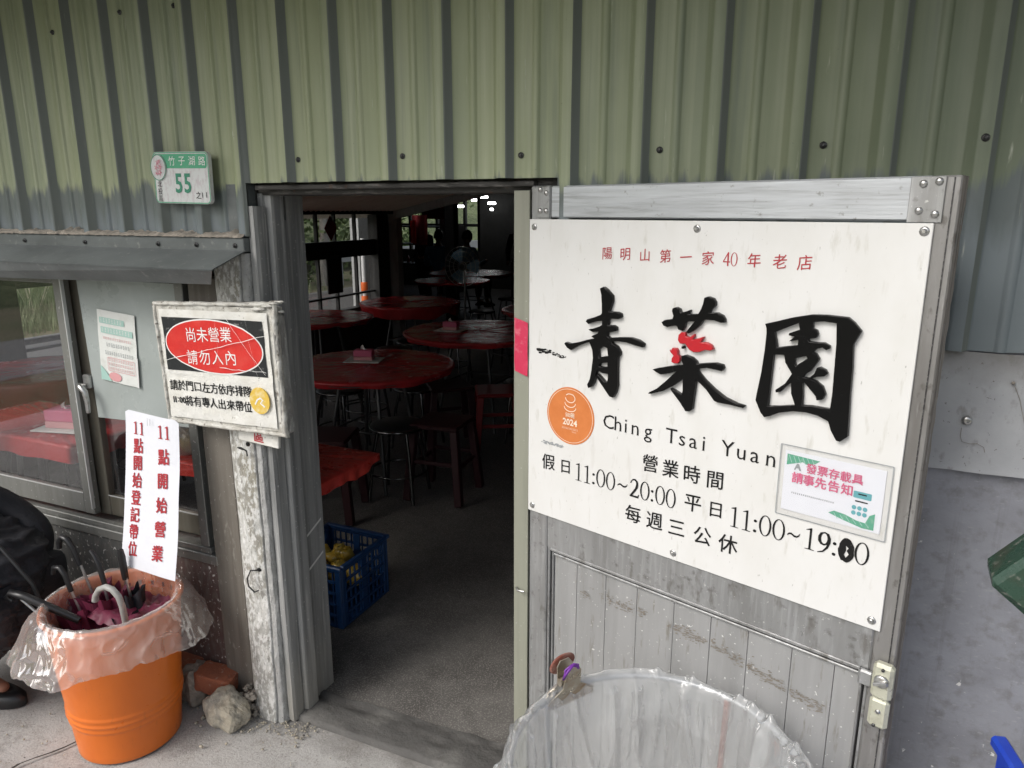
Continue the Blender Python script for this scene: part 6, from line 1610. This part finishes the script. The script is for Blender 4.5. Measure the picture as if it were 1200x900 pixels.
# clutter: shelf with pale bottles and cloths near the far windows
shf = thing('shelf_rack', 'low rack of jars and bottles under the far windows', 'shelf', (-7.9, 11.6, 0))
for z in (.55, .95, 1.30): MB().box(-.9, .9, -.2, .2, z, z + .03).build('shelf', M['dark_steel'], shf)
for x in (-.9, .9): MB().box(x - .02, x + .02, -.2, .2, 0, 1.34).build('side', M['dark_steel'], shf)
random.seed(4)
for i in range(10):
    z = random.choice((.581, .981)); x = -.82 + .17 * i
    hh_ = random.uniform(.12, .26)
    b_ = MB().lathe([(0, 0), (.03, 0), (.032, hh_ * .6), (.012, hh_ * .8), (.012, hh_), (0, hh_)], n=10).build('bottle', M[random.choice(('white_plain', 'blue_shirt', 'gold_label', 'steel', 'stool_red'))], None, (-7.9 + x, 11.6, z))
    tag(b_, 'small bottle on the rack under the far windows', 'bottle', 'bottles on the far rack')

# ------------------------------------------------------------------ outside on the left: road, reeds, trees
def reeds(x, y, n, hgt, label, plumes=4):
    r = thing('pampas_clump', label, 'plant', (x, y, -.12), group='reed clumps across the road')
    mb = MB()
    for i in range(n):
        a = random.uniform(0, 2 * PI); L_ = hgt * random.uniform(.5, 1.0); sp = random.uniform(.05, .55)
        b = Vector((random.gauss(0, .25), random.gauss(0, .25), 0)); d = Vector((math.cos(a), math.sin(a), 0)); w = random.uniform(.006, .013); sd = Vector((-d.y, d.x, 0)) * w
        vs = []
        for k in range(5):
            t = k / 4; p = b + d * sp * L_ * t ** 2.2 + Vector((0, 0, L_ * (t - .28 * sp * t ** 3)))
            vs += [p - sd * (1 - t * .9), p + sd * (1 - t * .9)]
        mb.add(vs, [(2 * k, 2 * k + 1, 2 * k + 3, 2 * k + 2) for k in range(4)])
    o = mb.build('blades', M['reed'], r); o['kind'] = 'stuff'
    for i in range(plumes):
        a = random.uniform(0, 2 * PI); s = random.uniform(.1, .5); hz = hgt * random.uniform(.95, 1.35)
        top = Vector((math.cos(a) * s, math.sin(a) * s, hz)); pm = MB()
        pm.tube([(0, 0, 0), top * .6, top], .004, 5)
        for q in range(60):
            t = random.random(); c = top + Vector((math.cos(a) * .08, math.sin(a) * .08, .02)) * t + Vector((0, 0, .26 * t - .05))
            dd = Vector((random.gauss(0, 1), random.gauss(0, 1), random.uniform(-.3, 1))).normalized() * (.075 * math.sin(PI * min(.95, t + .1)) + .01); sd = dd.orthogonal().normalized() * .005
            pm.add([c - sd, c + sd, c + dd], [(0, 1, 2)])
        pm.build('plume', M['plume'], r)
random.seed(31)
wh = ['at the near bend', 'left of the window post', 'with the tallest plumes', 'low and dense', 'behind the road edge', 'farther along the road', 'near the marker post', 'at the field edge', 'half in shade', 'thin and leaning', 'beside the pale trunk', 'farthest along']
for i in range(12): reeds(-11.5 - random.random() * .5, 1.2 + i * .95, 260, random.uniform(.55, .75), 'clump of green reeds with pale plumes ' + wh[i], 9)
for i in range(12): reeds(-10.75 - random.random() * .3, 1.6 + i * .85, 260, random.uniform(.28, .42), 'low clump of green reeds without plumes ' + wh[i], 0)
hill = MB()
hill.grid(lambda u, v: (-13.5 - 30 * u, -40 + 120 * v, -.2 + 9 * u ** .8 + 1.3 * noise.noise(Vector((u * 4, v * 12, 0)))), 20, 40)
struct('hillside', hill, M['meadow'])
def tree(x, y, h, r, label, n=2600, trunk=.10, cz=.62, m='foliage'):
    t = thing('tree', label, 'tree', (x, y, -.15), group='trees beyond the road')
    tb = MB(); tb.tube([(0, 0, 0), (.05, .03, h * .3), (-.04, .05, h * .6), (.03, 0, h * .9)], [trunk, trunk * .8, trunk * .55, trunk * .2], 10)
    for k in range(6):
        a = random.uniform(0, 6.28); z0 = h * random.uniform(.3, .7); L_ = r * random.uniform(.6, 1)
        tb.tube([(0, 0, z0), (math.cos(a) * L_ * .5, math.sin(a) * L_ * .5, z0 + L_ * .3), (math.cos(a) * L_, math.sin(a) * L_, z0 + L_ * .7)], [trunk * .4, trunk * .25, trunk * .08], 6)
    tb.build('trunk', M['bark'], t)
    cb = MB(); cl_ = [(Vector((random.gauss(0, .5) * r, random.gauss(0, .5) * r, h * cz + random.gauss(0, .30) * h)), random.uniform(.2, .45) * r) for _ in range(22)]
    for i in range(n):
        c, cr_ = random.choice(cl_); d = Vector((random.gauss(0, 1), random.gauss(0, 1), random.gauss(0, 1))).normalized() * cr_ * random.random() ** .4
        p = c + d; a1 = Vector((random.gauss(0, 1), random.gauss(0, 1), random.gauss(0, 1))).normalized(); a2 = a1.orthogonal().normalized(); s = random.uniform(.05, .10)
        cb.add([p - a1 * s, p + a2 * s * .5, p + a1 * s, p - a2 * s * .5], [(0, 1, 2, 3)])
    cb.build('crown', M[m], t)
tl = ['dense green tree on the slope, leftmost through the doorway', 'leafy tree behind the upper side windows', 'bushy tree at the bend of the road', 'green tree behind the reeds', 'tree on the slope above the road', 'small tree near the roadside marker', 'broad tree far up the road', 'tree farthest along the valley', 'low spreading tree by the reeds', 'slim tree behind the near reeds']
for i, (x, y, h, r) in enumerate([(-12.2, 11.5, 4.5, 1.8), (-13, 13.8, 5, 2), (-14, 9.0, 5, 2), (-14.5, 6, 5, 2.2), (-15.5, 3, 5, 2.4), (-11.8, 16, 4, 1.6), (-16, 19, 6, 2.6), (-18, 26, 7, 3), (-13.4, .5, 3.6, 1.8), (-14.5, -2.5, 4.5, 2)]):
    tree(x, y, h, r, tl[i])
tag(MB().tube([(-11.2, 12.6, -.2), (-11.15, 12.7, 1.8), (-11.0, 12.6, 4.5)], [.13, .11, .07], 10).build('bare_trunk', M['bark']), 'pale bare tree trunk leaning up outside the side windows', 'tree trunk')
grl = thing('guard_rail', 'galvanised roadside rail running along the bend', 'rail', (-10.6, 24, -.1))
MB().bbox(-.03, .03, -12, 12, .55, .80, .01).build('rail_beam', M['grey_band'], grl)
for k in range(9): MB().bbox(-.10, -.031, -11.5 + k * 2.8, -11.4 + k * 2.8, 0, .78, .01).build('rail_post', M['grey_band'], grl)
mk = thing('roadside_marker', 'orange and white reflective marker post beside the road', 'marker', (-6.25, 7.22, -.1))
MB().tube([(0, 0, 0), (0, 0, 1.35)], .03, 12).build('marker_pole', M['white_plain'], mk)
for z in (.38, .58): MB().lathe([(.045, z), (.05, z + .01), (.05, z + .14), (.045, z + .15)], n=16).build('marker_sleeve', M['cone_orange'], mk)
MB().lathe([(.0, 0), (.16, .0), (.14, .06), (.05, .1)], n=20).build('marker_base', M['black_plastic'], mk)
# annex wall outside the side windows' far end
tag(MB().box(-6.6, -6.45, 7.42, 7.92, -.1, 2.4).build('annex_wall', M['pale_post']), 'pale strip of annex wall outside the last side window', 'wall')
